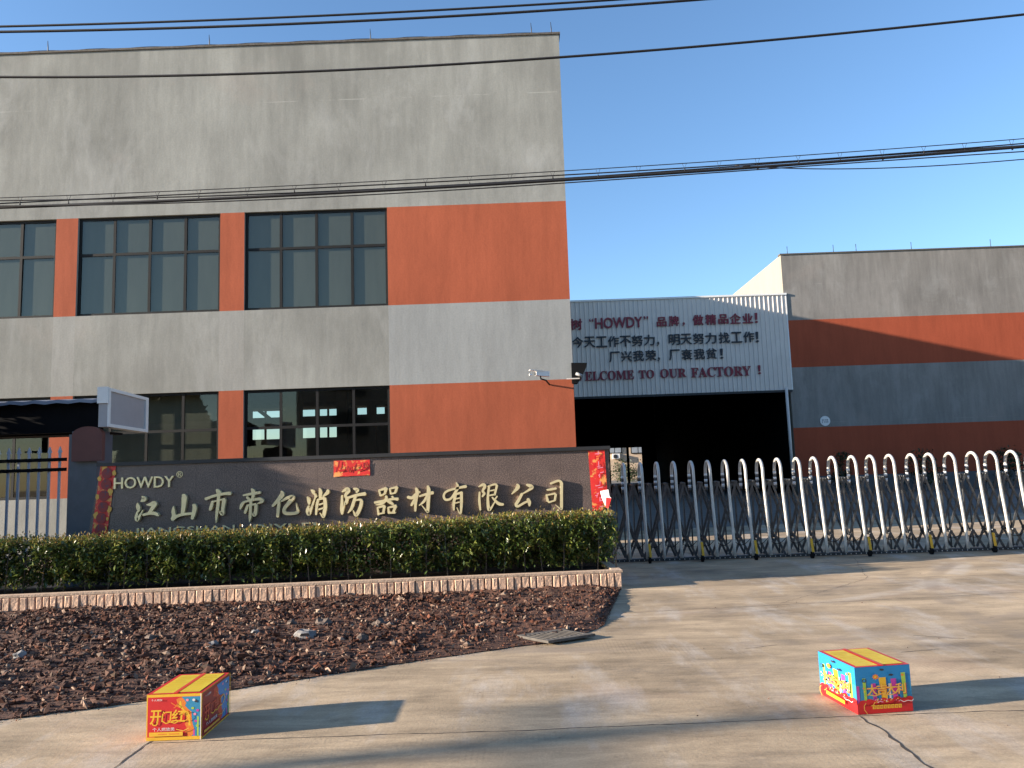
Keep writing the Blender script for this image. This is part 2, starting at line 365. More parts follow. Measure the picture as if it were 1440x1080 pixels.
for i in range(len(xw)-1):
    for k in range(5):
        if i % 2 == 1 and (k == 3 or (k == 1 and i < 7)): continue
        h.face([(xw[i], YB, zz[k]), (xw[i+1], YB, zz[k]), (xw[i+1], YB, zz[k+1]), (xw[i], YB, zz[k+1])])
for i in (1, 3, 5, 7):
    xm = xw[i]*.5+xw[i+1]*.5; h.box(xm-.05, xm+.05, YB-.02, YB-.1, zz[1], zz[4])
h.bar((xw[7]+.7, YB-.3, zA0-.25), (xw[8]-.3, YB-.3, zA1+.25), .2, .1); h.bar((xw[1]+.2, YB-.3, zA1+.2), (xw[1]+1.4, YB-.3, zA0-.3), .18, .1)
h.box(-9.2, -7.6, 26, 28, .02, 1.9); h.box(-5.2, -3.9, 24.5, 26, .02, 1.7); h.box(-12, -10.4, 22, 24, .02, 2.1)
h.build('hall_interior', M['inner'], bld)
def window(i, k):
    x0, x1, z0, z1 = XS[i]+.004, XS[i+1]-.004, ZS[k]+.004, ZS[k+1]-.004; tz = z0+(1.42 if k else 1.42)*(z1-z0)/2.28
    fr = MB(); ya, yb = YF+.062, YF+.10; t = .055
    fr.box(x0, x1, ya, yb, z0, z0+t); fr.box(x0, x1, ya, yb, z1-t, z1); fr.box(x0, x0+t, ya, yb, z0+t, z1-t); fr.box(x1-t, x1, ya, yb, z0+t, z1-t)
    for q in (1, 2, 3):
        xm = x0+(x1-x0)*q/4; fr.box(xm-.03, xm+.03, ya, yb, z0+t, tz-.03); fr.box(xm-.03, xm+.03, ya, yb, tz+.03, z1-t)
    fr.box(x0+t, x1-t, ya, yb, tz-.03, tz+.03)
    w_ = fr.build('window', M['alu'], bld)
    gl = MB(); rnd = random.Random(i*7+k)
    for q in range(4):
        for (a, b) in ((z0+t, tz-.03), (tz+.03, z1-t)):
            xa, xb = x0+(x1-x0)*q/4+.02, x0+(x1-x0)*(q+1)/4-.02; d1, d2 = rnd.uniform(-.006, .006), rnd.uniform(-.006, .006)
            gl.face([(xa, YF+.08+d1, a-.01), (xb, YF+.08+d2, a-.01), (xb, YF+.08+d2+d1, b+.01), (xa, YF+.08+d1*2, b+.01)])
    gl.build('pane', M['glass'], w_)
    if k == 3:
        cu = MB(); n_ = 4; rw = [rnd.uniform(.0, .004) for _ in range(6)]
        for s in range(n_):
            xa, xb = x0+(x1-x0)*s/n_, x0+(x1-x0)*(s+1)/n_
            cu.face([(xa+.004, YF+.107+rw[s], z0-.2), (xb-.004, YF+.107+rw[s+1], z0-.2), (xb-.004, YF+.107+rw[s], z1+.2), (xa+.004, YF+.107+rw[s+1], z1+.2)])
        cu.build('blind', M['curtain'], w_)
    elif i == 3:
        cu = MB(); cu.face([(x0, YF+.34, z0+.75), (x1, YF+.36, z0+.75), (x1, YF+.36, z1+.2), (x0, YF+.34, z1+.2)]); cu.build('blind', M['curtain'], w_)
for i in WIN: window(i, 1); window(i, 3)
cp = MB(); cp.box(-32.03, 1.28, YF-.03, YF+.33, 11.733, 11.78); cp.build('parapet_cap', M['cast'], bld)
for x in (67, 294, 521, 748, 776):
    p = P(x, 60, YF+.1); rd = MB(); rd.tube([(p.x, YF+.12, 11.70), (p.x, YF+.12, 11.95), (p.x-.01, YF+.12, 12.12)], [.014, .012, .006], 6); rd.build('lightning_rod', M['dark'], bld)
rd = MB(); rd.tube([(x, YF+.12, 11.87+.012*math.sin(x*5)) for x in np.linspace(-16, 1.15, 60)], .006, 5); rd.build('lightning_wire', M['dark'], bld)

# ------------------------------------------------------------------ second building
Y2 = 37.475; X2 = 13.33
b2 = thing('warehouse_building', 'far grey warehouse with two red-orange bands right of the slogan panel', 'building', (20, Y2, 0))
f = MB(); Z2 = [0, .85, 3.21, 6.17, 8.52, 11.83]
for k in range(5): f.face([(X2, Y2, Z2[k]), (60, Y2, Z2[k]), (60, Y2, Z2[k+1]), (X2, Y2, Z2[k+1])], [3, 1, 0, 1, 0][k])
f.face([(X2, Y2, 0), (X2, 76, 0), (X2, 76, 11.83), (X2, Y2, 11.83)], 2); f.face([(X2, Y2, 11.83), (60, Y2, 11.83), (60, 76, 11.83), (X2, 76, 11.83)], 0)
f.face([(60, Y2, 0), (60, 76, 0), (60, 76, 11.83), (60, Y2, 11.83)], 0)
f.build('wall', [M['grey_far'], M['orange_far'], M['cream'], mat('shade_darkened_plinth', (.11, .11, .11), .9, .2)], b2)  # plinth grey is darkened to paint in its shade
cp = MB(); cp.box(X2-.04, 60, Y2-.04, Y2+.3, 11.834, 11.90); cp.build('parapet_cap', M['cast'], b2)
for x in (1107, 1172, 1204, 1282, 1394):
    p = P(x, 350, Y2+.1); rd = MB(); rd.tube([(p.x, Y2+.12, 11.89), (p.x, Y2+.12, 12.30)], .014, 6); rd.build('lightning_rod', M['dark'], b2)
pd_ = P(1160, 592, Y2)
dk = tag(MB.build((lambda m: (m.cyl((pd_.x, Y2-.045, pd_.z), (pd_.x, Y2-.003, pd_.z), .24, 28, 0), m)[1])(MB()), 'round_sign', M['white']), 'small round white sign low on the far grey warehouse band', 'sign')
tx = MB(); rnd = random.Random(3)
for r_ in range(2):
    for c in range(4):
        ox, oz = pd_.x-.165+c*.083, pd_.z+.012-r_*.095
        for s in range(4):
            if s % 2: tx.box(ox+rnd.uniform(0, .03), ox+rnd.uniform(.045, .068), Y2-.049, Y2-.046, oz+s*.017, oz+s*.017+.009)
            else: 
                a = ox+rnd.uniform(0, .05); tx.box(a, a+.012, Y2-.051, Y2-.0465, oz, oz+.065)
tx.build('small_print', M['navytext'], dk)

# ------------------------------------------------------------------ slogan panel on the covered passage
YP = 37.45
pn = thing('slogan_panel_shed', 'white corrugated gable panel of covered passage carrying red and black slogans', 'shed', (8, YP, 0))
PX0, PX1, PZ0, PZ1 = 1.27, 13.40, 5.08, 9.80
c = MB(); prof = []; x = PX0
while x < PX1-.23:
    prof += [(x, 0), (x+.165, 0), (x+.18, -.035), (x+.205, -.035), (x+.22, 0)]; x += .222
prof.append((PX1, 0))
for (xa, da), (xb, db) in zip(prof[:-1], prof[1:]): c.face([(xa, YP+da, PZ0), (xb, YP+db, PZ0), (xb, YP+db, PZ1), (xa, YP+da, PZ1)])
c.build('corrugated_panel', M['white_metal'], pn, fix=False)
t = MB(); t.box(PX0, PX1+.06, YP-.06, YP+.1, PZ1+.002, PZ1+.09); t.box(PX1, PX1+.05, YP-.02, YP+.1, PZ0, PZ1); t.build('edge_trim', M['white'], pn)
t = MB(); t.box(PX0, PX1, YP-.045, YP+.12, PZ0-.11, PZ0-.003); t.build('bottom_rail', M['dark'], pn)
t = MB(); t.face([(PX0, YP+.06, 9.78), (PX1-.1, YP+.06, 9.78), (PX1-.1, 75, 9.4), (PX0, 75, 9.4)]); t.build('roof', M['dark'], pn)
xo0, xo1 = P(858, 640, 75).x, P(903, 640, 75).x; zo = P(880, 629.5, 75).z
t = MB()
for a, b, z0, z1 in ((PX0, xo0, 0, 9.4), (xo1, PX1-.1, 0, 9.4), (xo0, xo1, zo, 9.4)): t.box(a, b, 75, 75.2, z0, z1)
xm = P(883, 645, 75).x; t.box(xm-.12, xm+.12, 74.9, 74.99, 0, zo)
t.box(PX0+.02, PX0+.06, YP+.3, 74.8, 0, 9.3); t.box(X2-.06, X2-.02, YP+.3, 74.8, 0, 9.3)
t.build('back_wall', mat('shade_black_cladding', (.006, .007, .007), .95, spec=.05), pn)  # near-black colour stands in for the deep shade inside the passage
t = MB(); p0, p1 = P(1106, 552, YP-.1), P(1113.5, 665, YP-.1); t.tube([(p0.x, YP-.12, PZ0+.1), (p0.x, YP-.12, 0)], .07, 10); t.build('downpipe', M['white_metal'], pn)
def slogan(body, x0, x1, yt, yb, m, bold=.02, mb=None):
    sm = MB()
    x0, x1 = 780+x0/4.235, 780+x1/4.235; yt, yb = 400+yt/4.235, 400+yb/4.235
    s = YP/F; cxy = P((x0+x1)/2, (yt+yb)/2, YP-.04); wd, hg = (x1-x0)*s, (yb-yt)*s
    put_text(sm, body, (cxy.x-wd/2, YP-.04, cxy.z-hg/2), (wd, 0, 0), (0, 0, hg), (0, -1, 0), .05, 0, bold)
    sm.build(('red' if mb == 'redtext' else 'black')+('_word' if len(body) > 1 else '_character'), M[mb], pn)
for a in (('树', 92, 162, 206, 271), ('“', 205, 230, 204, 222), ('HOWDY', 240, 522, 196, 260), ('”', 530, 556, 190, 208), ('品', 608, 665, 195, 250), ('牌', 680, 738, 188, 248), ('，', 760, 774, 226, 246),
          ('做', 822, 884, 182, 243), ('精', 898, 960, 179, 240), ('品', 974, 1032, 178, 235), ('企', 1044, 1106, 173, 234), ('业', 1118, 1178, 173, 231), ('！', 1192, 1206, 170, 230)): slogan(*a, 0, .035, mb='redtext')
for ch, x, y in zip('今天工作不努力', range(105, 620, 71), (345, 343, 342, 340, 338, 335, 332)): slogan(ch, x, x+64, y-32, y+32, 0, .028, mb='navytext')
slogan('，', 608, 622, 342, 366, 0, .03, mb='navytext')
for ch, x, y in zip('明天努力', (680, 751, 824, 897), (329, 326, 323, 321)): slogan(ch, x, x+64, y-32, y+32, 0, .028, mb='navytext')
for ch, x, y in zip('找工作', (978, 1052, 1124), (318, 315, 313)): slogan(ch, x, x+62, y-32, y+32, 0, .028, mb='navytext')
slogan('！', 1198, 1212, 283, 345, 0, .03, mb='navytext')
for ch, x, y in zip('厂兴我荣', (325, 396, 468, 541), (432, 428, 426, 423)): slogan(ch, x, x+62, y-31, y+31, 0, .028, mb='navytext')
slogan('，', 612, 627, 435, 457, 0, .03, mb='navytext')
for ch, x, y in zip('厂衰我贫', (682, 756, 830, 903), (419, 417, 415, 412)): slogan(ch, x, x+62, y-31, y+31, 0, .028, mb='navytext')
slogan('！', 986, 1001, 383, 442, 0, .03, mb='navytext')
def mathbold(s): return ''.join(chr(0x1D400+ord(ch)-65) for ch in s)
for wd, x0, x1, yt, yb in (('W', 112, 172, 519, 575), ('ELCOME', 180, 472, 515, 570), ('TO', 502, 592, 510, 560), ('OUR', 628, 782, 502, 555), ('FACTORY', 812, 1168, 491, 549)): slogan(mathbold(wd), x0, x1, yt, yb, 0, .018, mb='redtext')
slogan('！', 1211, 1225, 482, 534, 0, .03, mb='redtext')

ob = thing('added_sky_blocker', 'unseen plain building added behind the camera to block sky light', 'building', (20, -24, 0))  # unseen building added to cut the sky light on shaded walls
t = MB(); t.box(-16, 70, -36, -24, 0, 11.5); t.build('wall', M['grey_far'], ob)
for x_ in range(-14, 69, 5):
    for z_ in (1.2, 4.6, 8.0): t = MB(); t.box(x_, x_+2.6, -23.99, -23.9, z_, z_+1.8); t.build('window', M['dark'], ob)

# building seen through the far end of the passage
fb = thing('beige_building', 'small sunlit beige house glimpsed through the dark passage', 'building', (10, 96, 0))
t = MB(); t.box(2, 22, 96, 104, 0, 12); t.build('wall', mat('beige_render', (.55, .42, .30), .9, .1), fb)
for x in (864, 897):
    p = P(x, 632, 96); t = MB(); t.box(p.x-.9, p.x+.9, 95.9, 95.99, p.z-.5, p.z+1.2); wn = t.build('window', M['alu'], fb)
    t = MB(); t.box(p.x-.78, p.x-.05, 95.84, 95.89, p.z-.4, p.z+1.1); t.box(p.x+.05, p.x+.78, 95.84, 95.89, p.z-.4, p.z+1.1); t.build('pane', mat('pale_pane', (.30, .33, .36), .2, .1), wn)
p = P(866, 642, 96); t = MB(); t.box(p.x-.45, p.x+.45, 95.55, 95.95, p.z-.3, p.z+.35); t.cyl((p.x-.1, 95.52, p.z), (p.x-.1, 95.56, p.z), .26, 16, 1); t.build('air_conditioner', [M['white'], M['dark']], fb)

# ------------------------------------------------------------------ foliage helper
def leaf(mb, c, size, rnd, m=0, up=.35):
    th = rnd.uniform(0, 2*math.pi); el = rnd.gauss(up, .55); d = Vector((math.cos(th)*math.cos(el), math.sin(th)*math.cos(el), math.sin(el)))
    s = d.cross(Vector((rnd.uniform(-.5, .5), rnd.uniform(-.5, .5), 1))).normalized(); nn = s.cross(d)
    L = size*rnd.uniform(.7, 1.25); W_ = L*.24; c = Vector(c)
    b = len(mb.v); mb.v += [tuple(c-d*L*.5), tuple(c+s*W_+nn*L*.07), tuple(c+d*L*.5-nn*L*.06), tuple(c-s*W_+nn*L*.07)]
    mb.f += [(b, b+1, b+2), (b, b+2, b+3)]; mb.m += [m, m]; mb.sm += [False, False]
def crown(cx, cy, z0, z1, rad, n, size, seed, conical=.4):
    rnd = random.Random(seed); mb = MB(); cl = []
    for _ in range(26):
        t_ = rnd.random(); a = rnd.uniform(0, 2*math.pi); rr = rad*(1-conical*t_)*math.sqrt(rnd.random())*.8
        cl.append((cx+rr*math.cos(a), cy+rr*math.sin(a), z0+(z1-z0)*(.12+.8*t_), rad*rnd.uniform(.3, .5)))
    for i in range(n):
        x, y, z, r_ = rnd.choice(cl); v = Vector((rnd.gauss(0, 1), rnd.gauss(0, 1), rnd.gauss(0, 1))).normalized()*r_*rnd.random()**.4
        leaf(mb, (x+v.x, y+v.y, z+v.z), size, rnd)
    return mb
def tree(name, label, cat, x, y, h_, rad, n, size, seed, trunk_h, group=None, leafm='leaf_dark', conical=.4):
    t_ = thing(name, label, cat, (x, y, 0), group)
    crown(x, y, trunk_h, h_, rad, n, size, seed, conical).build('crown', M[leafm], t_)
    rnd = random.Random(seed+1); k = MB(); k.tube([(x, y, 0), (x+.02, y, trunk_h*.6), (x, y+.03, h_*.7)], [.05*h_/2, .04*h_/2, .012*h_/2], 8)
    for _ in range(7):
        z = rnd.uniform(trunk_h*.8, h_*.65); a = rnd.uniform(0, 6.28); k.tube([(x, y, z), (x+math.cos(a)*rad*.6, y+math.sin(a)*rad*.6, z+rad*.5)], [.02*h_/2, .006*h_/2], 5)
    k.build('trunk', M['bark'], t_); return t_
for q, (px, pt, wd, lab) in enumerate(((1181, 631, .62, 'dark narrow shrub by the far warehouse wall, nearest the downpipe'), (1296, 632, .95, 'dark broad shrub by the warehouse wall seen through gate centre-right'), (1416, 631, .85, 'dark shrub by the warehouse wall, rightmost behind the gate'))):
    p = P(px, pt, 36.4); tree('shrub', lab, 'shrub', p.x, 36.4, p.z, wd, 700, .16, 20+q, .25, 'shrubs along the far warehouse')
p = P(874, 655, 92); tree('shrub', 'leafy bush in front of the beige house at passage end', 'shrub', p.x, 92, p.z+.6, 1.6, 500, .3, 31, .3)
p = P(888, 662, 84); tree('shrub', 'low dark bush just beyond the passage opening', 'shrub', p.x, 84, 1.5, 2.6, 900, .3, 33, .1)
_keep = crown
def crown(cx, cy, z0, z1, rad, n, size, seed, conical=.4):
    rnd = random.Random(seed); mb = MB()
    for i in range(n):
        t_ = rnd.random()**1.4; a = rnd.uniform(0, 6.2832); rr = rad*(1-conical*t_)*(rnd.random()**.35)*(1+.10*math.sin(3*a+9*t_)); leaf(mb, (cx+rr*math.cos(a), cy+rr*math.sin(a), z0+(z1-z0)*t_), size, rnd)
    return mb
tree('roadside_tree', 'conical evergreen tree left of the guard house, outside the picture', 'tree', -10.4, 11.38, 6.4, 2.1, 34000, .2, 41, .5, conical=.88)

# ------------------------------------------------------------------ granite sign wall
YS = 11.4; SS = YS/F
sw = thing('sign_wall', 'low dark granite company wall with gold Chinese characters behind the hedge', 'sign wall', (-2.5, YS, 0))
pl, pb, pr = P(141, 655.5, YS), P(122, 762, YS), P(856, 632, YS); ZT = P(500, 644.2, YS).z; sl = (pl.x-pb.x)/(pl.z-pb.z)
xbl = pl.x-sl*ZT
t = MB(); t.prism([(xbl, YS, 0), (pr.x, YS, 0), (pr.x, YS, ZT), (pl.x, YS, ZT)], (0, .34, 0)); t.build('granite_wall', M['granite'], sw)
t = MB(); t.box(pl.x-.04, pr.x+.02, YS-.035, YS+.37, ZT+.002, ZT+.055); t.build('coping', M['dark'], sw)
GLY = {
 'A': (180, 680, 130/1440, [
  ('江', [[(215, 195, 10), (250, 240, 75), (200, 280, 15)], [(148, 300, 8), (155, 350, 55), (165, 400, 50), (165, 440, 15)], [(150, 430, 20), (130, 520, 45), (145, 570, 45), (180, 510, 35), (235, 410, 8)],
    [(290, 330, 12), (350, 325, 50), (410, 305, 60), (425, 340, 50)], [(410, 335, 60), (365, 410, 50), (320, 470, 40)], [(235, 490, 35), (330, 465, 40), (420, 465, 50), (470, 490, 40), (484, 488, 10)]]),
  ('山', [[(850, 175, 30), (875, 210, 75), (870, 320, 65), (855, 430, 55), (845, 490, 40)], [(710, 355, 15), (705, 430, 50), (715, 500, 55), (690, 560, 50)], [(690, 565, 45), (760, 510, 45), (860, 480, 40), (1000, 465, 35)],
    [(1020, 325, 40), (1040, 370, 60), (1025, 460, 55), (1000, 550, 40)]])]),
 'Z': (150, 640, 340/1440, [
  ('市', [[(655, 205, 12), (668, 225, 28), (660, 240, 10)], [(588, 262, 16), (640, 243, 14), (700, 230, 16), (738, 228, 20)], [(668, 235, 16), (663, 300, 18), (655, 360, 14), (652, 402, 4)], [(632, 275, 14), (622, 310, 18), (615, 328, 12)],
    [(636, 277, 8), (690, 264, 10), (703, 264, 20)], [(700, 265, 22), (692, 320, 18), (688, 350, 22), (672, 335, 6)]])]),
 'B': (330, 680, 150/1440, [
  ('帝', [[(225, 70, 15), (250, 105, 50), (245, 140, 20)], [(115, 160, 20), (220, 140, 35), (345, 120, 35)], [(165, 180, 30), (195, 215, 35), (190, 235, 18)], [(255, 150, 40), (240, 200, 35), (220, 230, 20)], [(125, 250, 30), (95, 290, 40), (75, 345, 20)],
    [(125, 250, 25), (240, 222, 28), (340, 208, 40), (372, 240, 40), (310, 270, 12)], [(180, 290, 30), (160, 340, 35), (140, 400, 30)], [(180, 292, 20), (290, 278, 30)], [(290, 280, 40), (285, 370, 40), (265, 425, 45), (240, 400, 10)], [(222, 220, 35), (215, 350, 35), (210, 450, 35), (200, 520, 8)]]),
  ('亿', [[(630, 100, 15), (640, 150, 60), (580, 230, 45), (510, 305, 30)], [(600, 240, 35), (590, 340, 40), (580, 450, 35)], [(630, 240, 20), (720, 190, 40), (785, 185, 55), (740, 250, 50), (670, 340, 40), (680, 395, 45), (760, 405, 40), (850, 385, 40), (840, 320, 20), (828, 260, 6)]]),
  ('消', [[(1030, 85, 12), (1060, 110, 45), (1065, 145, 15)], [(980, 180, 15), (1000, 220, 45), (1005, 280, 25)], [(1000, 300, 25), (985, 370, 45), (1005, 415, 40), (1040, 320, 30), (1080, 210, 20), (1088, 180, 10)], [(1145, 65, 20), (1160, 110, 45), (1155, 190, 35)], [(1085, 140, 25), (1100, 182, 34)],
    [(1260, 85, 30), (1250, 125, 45), (1190, 175, 15)], [(1130, 210, 30), (1110, 300, 35), (1100, 420, 25)], [(1130, 215, 25), (1210, 192, 35)], [(1215, 195, 42), (1225, 300, 45), (1210, 400, 45), (1195, 450, 30), (1150, 395, 8)], [(1140, 285, 22), (1195, 268, 20)], [(1135, 350, 22), (1195, 330, 20)]])]),
 'C': (470, 675, 150/1440, [
  ('防', [[(105, 160, 15), (170, 125, 50), (190, 150, 50), (152, 205, 36), (172, 258, 42), (155, 318, 36), (138, 310, 12)], [(105, 210, 25), (105, 300, 35), (100, 400, 40), (110, 460, 30)], [(110, 460, 20), (135, 350, 15), (140, 290, 8)], [(260, 115, 20), (310, 135, 50), (300, 170, 20)],
    [(185, 240, 30), (300, 205, 35), (420, 185, 45)], [(290, 210, 35), (260, 310, 40), (230, 390, 35), (185, 445, 12)], [(275, 280, 18), (340, 265, 28), (368, 292, 40), (345, 390, 45), (295, 475, 42), (255, 410, 10)]]),
  ('器', [[(605, 140, 25), (625, 215, 25)], [(600, 142, 20), (700, 112, 36)], [(705, 110, 38), (680, 190, 30)], [(625, 213, 20), (680, 187, 22)], [(750, 115, 22), (765, 190, 25)], [(750, 117, 20), (845, 97, 30)], [(848, 95, 34), (825, 170, 30)], [(765, 187, 20), (830, 172, 22)],
    [(545, 305, 30), (680, 280, 35), (800, 255, 30), (860, 260, 40)], [(700, 215, 30), (700, 260, 40), (640, 320, 35), (560, 335, 10)], [(780, 220, 26), (800, 240, 20)], [(700, 270, 30), (770, 310, 38), (800, 330, 20)], [(585, 370, 22), (600, 470, 30)], [(585, 372, 20), (680, 348, 32)], [(680, 350, 35), (665, 440, 30)], [(600, 458, 20), (680, 442, 22)],
    [(730, 370, 25), (740, 450, 28)], [(730, 372, 20), (835, 348, 36)], [(832, 350, 38), (800, 430, 30)], [(740, 442, 25), (825, 440, 25)]]),
  ('材', [[(990, 230, 36), (1050, 240, 38), (1100, 195, 36), (1155, 160, 26)], [(1105, 110, 30), (1120, 170, 45), (1100, 280, 40), (1095, 420, 25)], [(1095, 240, 26), (1052, 325, 34), (1035, 348, 16)], [(1150, 220, 22), (1230, 195, 32), (1335, 170, 42)], [(1262, 80, 25), (1275, 140, 48), (1270, 280, 44), (1265, 400, 38), (1258, 430, 25), (1180, 340, 8)],
    [(1255, 210, 28), (1210, 290, 32), (1145, 345, 10)]])]),
 'D': (600, 670, 210/1440, [
  ('有', [[(380, 95, 28), (300, 112, 20), (200, 140, 20), (165, 180, 20), (180, 222, 22), (230, 215, 20), (278, 150, 24), (300, 100, 25), (285, 60, 12)], [(280, 170, 25), (262, 250, 25), (262, 325, 15)], [(275, 172, 18), (330, 157, 22)], [(335, 150, 25), (335, 260, 25), (325, 360, 15), (290, 300, 6)], [(280, 217, 12), (320, 207, 12)], [(275, 257, 12), (318, 247, 12)]]),
  ('限', [[(500, 100, 8), (545, 80, 28), (560, 100, 28), (540, 140, 20), (555, 165, 24), (535, 195, 16)], [(510, 150, 15), (508, 240, 22), (518, 325, 15)], [(590, 97, 14), (650, 77, 18), (675, 80, 20)], [(678, 85, 22), (655, 180, 18)], [(600, 140, 12), (655, 130, 12)], [(595, 185, 14), (650, 175, 14)], [(602, 95, 20), (590, 200, 22), (595, 300, 28), (610, 320, 22), (660, 240, 10)],
    [(630, 200, 12), (690, 260, 28), (740, 270, 22)], [(680, 190, 14), (655, 225, 12)]]),
  ('公', [[(870, 75, 15), (880, 105, 35), (820, 170, 10)], [(965, 80, 20), (1005, 95, 35), (1010, 115, 25), (920, 170, 10)], [(920, 165, 25), (890, 225, 25), (862, 270, 28), (880, 288, 22), (940, 255, 20), (975, 240, 18)], [(975, 215, 25), (990, 250, 32), (990, 285, 15)]]),
  ('司', [[(1195, 70, 18), (1270, 42, 20), (1298, 58, 26)], [(1300, 60, 28), (1300, 180, 26), (1300, 290, 26), (1295, 315, 16), (1245, 275, 6)], [(1160, 130, 14), (1200, 125, 20), (1250, 115, 18)], [(1155, 175, 14), (1170, 240, 22)], [(1160, 180, 12), (1240, 165, 16)], [(1245, 170, 22), (1235, 235, 18)], [(1175, 250, 16), (1235, 232, 14)]])]),
}
def brush(mb, pts, yf, yb, conv, sc):
    # smooth centre line with changing width -> closed outline, front face and sides
    P_ = [np.array(p, float) for p in pts]; Q = []
    for i in range(len(P_)-1):
        p0, p1, p2, p3 = P_[max(i-1, 0)], P_[i], P_[i+1], P_[min(i+2, len(P_)-1)]
        for s in range(5):
            t_ = s/5; Q.append(.5*((2*p1)+(-p0+p2)*t_+(2*p0-5*p1+4*p2-p3)*t_*t_+(-p0+3*p1-3*p2+p3)*t_**3))
    Q.append(P_[-1]); Lf, Rt = [], []
    for i, q in enumerate(Q):
        d = Q[min(i+1, len(Q)-1)][:2]-Q[max(i-1, 0)][:2]; d = d/max(1e-6, np.linalg.norm(d)); nn = np.array((-d[1], d[0])); hw = max(q[2], 4)/2*1.06
        Lf.append(q[:2]+nn*hw); Rt.append(q[:2]-nn*hw)
    d0 = Q[0][:2]-Q[1][:2]; d0 = d0/np.linalg.norm(d0)*Q[0][2]*.3; d1 = Q[-1][:2]-Q[-2][:2]; d1 = d1/np.linalg.norm(d1)*Q[-1][2]*.3
    out = [Q[0][:2]+d0]+Lf+[Q[-1][:2]+d1]+Rt[::-1]
    W3 = [conv(p) for p in out]; n_ = len(W3)
    fr = [Vector((p.x, yf, p.z)) for p in W3]; bk = [Vector((p.x, yb, p.z)) for p in W3]
    k = len(Lf)
    mb.face([fr[0], fr[1], fr[-1]])
    for i in range(k-1): mb.face([fr[1+i], fr[2+i], fr[n_-2-i], fr[n_-1-i]])
    mb.face([fr[k], fr[k+1], fr[k+2]])
    for i in range(n_): mb.face([fr[i], fr[(i+1) % n_], bk[(i+1) % n_], bk[i]])
for key, (ox, oy, sc, chars) in GLY.items():
    for ch, strokes in chars:
        mb = MB()
        for si, st in enumerate(strokes): brush(mb, st, YS-.055-.0006*si, YS-.002, lambda p: P(ox+p[0]*sc, oy+p[1]*sc, YS-.05), sc)
        mb.build('gold_character', M['gold'], sw, fix=False)
def sign_text(body, x0, x1, yt, yb, name, m, bold=0., dep=.03, math_=False):
    c_ = P((x0+x1)/2, (yt+yb)/2, YS); wd, hg = (x1-x0)*SS, (yb-yt)*SS; mb = MB()
    put_text(mb, body, (c_.x-wd/2, YS-.001, c_.z-hg/2), (wd, 0, 0), (0, 0, hg), (0, -1, 0), dep, 0, bold); return mb.build(name, M[m], sw)
sign_text('HOWDY', 161.5, 245.5, 670.5, 686, 'gold_word', 'gold', .02)
sign_text('®', 248.5, 257.5, 662.5, 671.5, 'registered_mark', 'gold', 0, .01)
sign_text('JIANGSHAN', 190, 330, 740.5, 751.5, 'pale_word', 'gold', .012, .02); sign_text('DIYI', 357, 409, 737, 748, 'pale_word', 'gold', .012, .02); sign_text('FI', 425, 445, 735, 746, 'pale_word', 'gold', .012, .02)

# ------------------------------------------------------------------ red paper couplets on the sign wall
def paper(name, corners, seed, label, mats, rows, cols, torn=0.0, bow=.006, Y=YS-.006):
    """corners in photo px: TL, TR, BR, BL -> a thin slightly buckled sheet lying on the wall"""
    rnd = random.Random(seed); tl, tr, br, bl = [P(*c_, Y) for c_ in corners]; root = MB(); grid = []
    for r_ in range(rows+1):
        row = []
        for c_ in range(cols+1):
            a, b = c_/cols, r_/rows; p = tl.lerp(tr, a).lerp(bl.lerp(br, a), b)
            d = bow*(.6+.9*mnoise.noise(Vector((a*2.2+seed, b*rows*.35, 0))))
            if r_ == rows: p.z += torn*rnd.uniform(0, 1)
            row.append(Vector((p.x, Y-max(.001, d), p.z)))
        grid.append(row)
    for r_ in range(rows):
        for c_ in range(cols): root.face([grid[r_][c_], grid[r_][c_+1], grid[r_+1][c_+1], grid[r_+1][c_]], 0, True)
    o = root.build(name, mats); tag(o, label, 'couplet'); return o, tl, tr, br, bl
def on(tl, tr, br, bl, a, b): return tl.lerp(tr, a).lerp(bl.lerp(br, a), b)
def paper_red(name, seedrot):
    m, n, b = newmat(name); c = mix(n, (.70, .03, .025), (.80, .38, .10), ramp(n, noi(n, 11, 4, .6, (1, 1, 1), (seedrot, 0, 0)), [(.52, 0), (.6, .85)]), 'MIX')
    n.links.new(c, b.inputs['Base Color']); b.inputs['Roughness'].default_value = .5; return m
M['paper'] = paper_red('printed_red_paper', .3); M['paper2'] = paper_red('printed_red_gold_paper', 1.3)
def splash(mb, c, rx, rz, y, rnd, m=0, n_=11):
    ph = rnd.uniform(0, 6); mb.face([(c.x+rx*math.cos(2*math.pi*k/n_)*(1+.18*math.sin(k*2.3+ph)), y, c.z+rz*math.sin(2*math.pi*k/n_)*(1+.18*math.cos(k*1.7+ph))) for k in range(n_)], m)
lc, *q = paper('couplet', ((141.5, 656), (163.5, 655), (150, 757), (128, 758)), 3, 'red paper couplet with dark round medallions on left end of granite wall', M['paper'], 16, 3)
rnd = random.Random(5); M['purple'] = plain('purple_print', (.12, .03, .06))
for k in range(7):
    mb = MB(); c_ = on(*q, .5+.04*(k % 2), .10+k*.155); rr = 7.2*SS
    mb.face([(c_.x+rr*math.cos(t_), YS-.0205, c_.z+rr*1.05*math.sin(t_)) for t_ in np.linspace(0, 2*math.pi, 24)[:-1]], 0)
    for s in range(5):
        a = Vector((c_.x+rnd.uniform(-.5, .2)*rr, YS-.022-.0003*s, c_.z+rnd.uniform(-.6, .6)*rr)); L_ = rr*rnd.uniform(.4, .9); vert = s % 2
        mb.face([a, a+Vector((0, 0, L_)), a+Vector((rr*.16, 0, L_)), a+Vector((rr*.2, 0, 0))] if vert else [a, a+Vector((L_, 0, .01)), a+Vector((L_, 0, .01+rr*.16)), a+Vector((0, 0, rr*.15))], 1)
    mb.build('medallion', [M['p_drk'], M['purple']], lc)
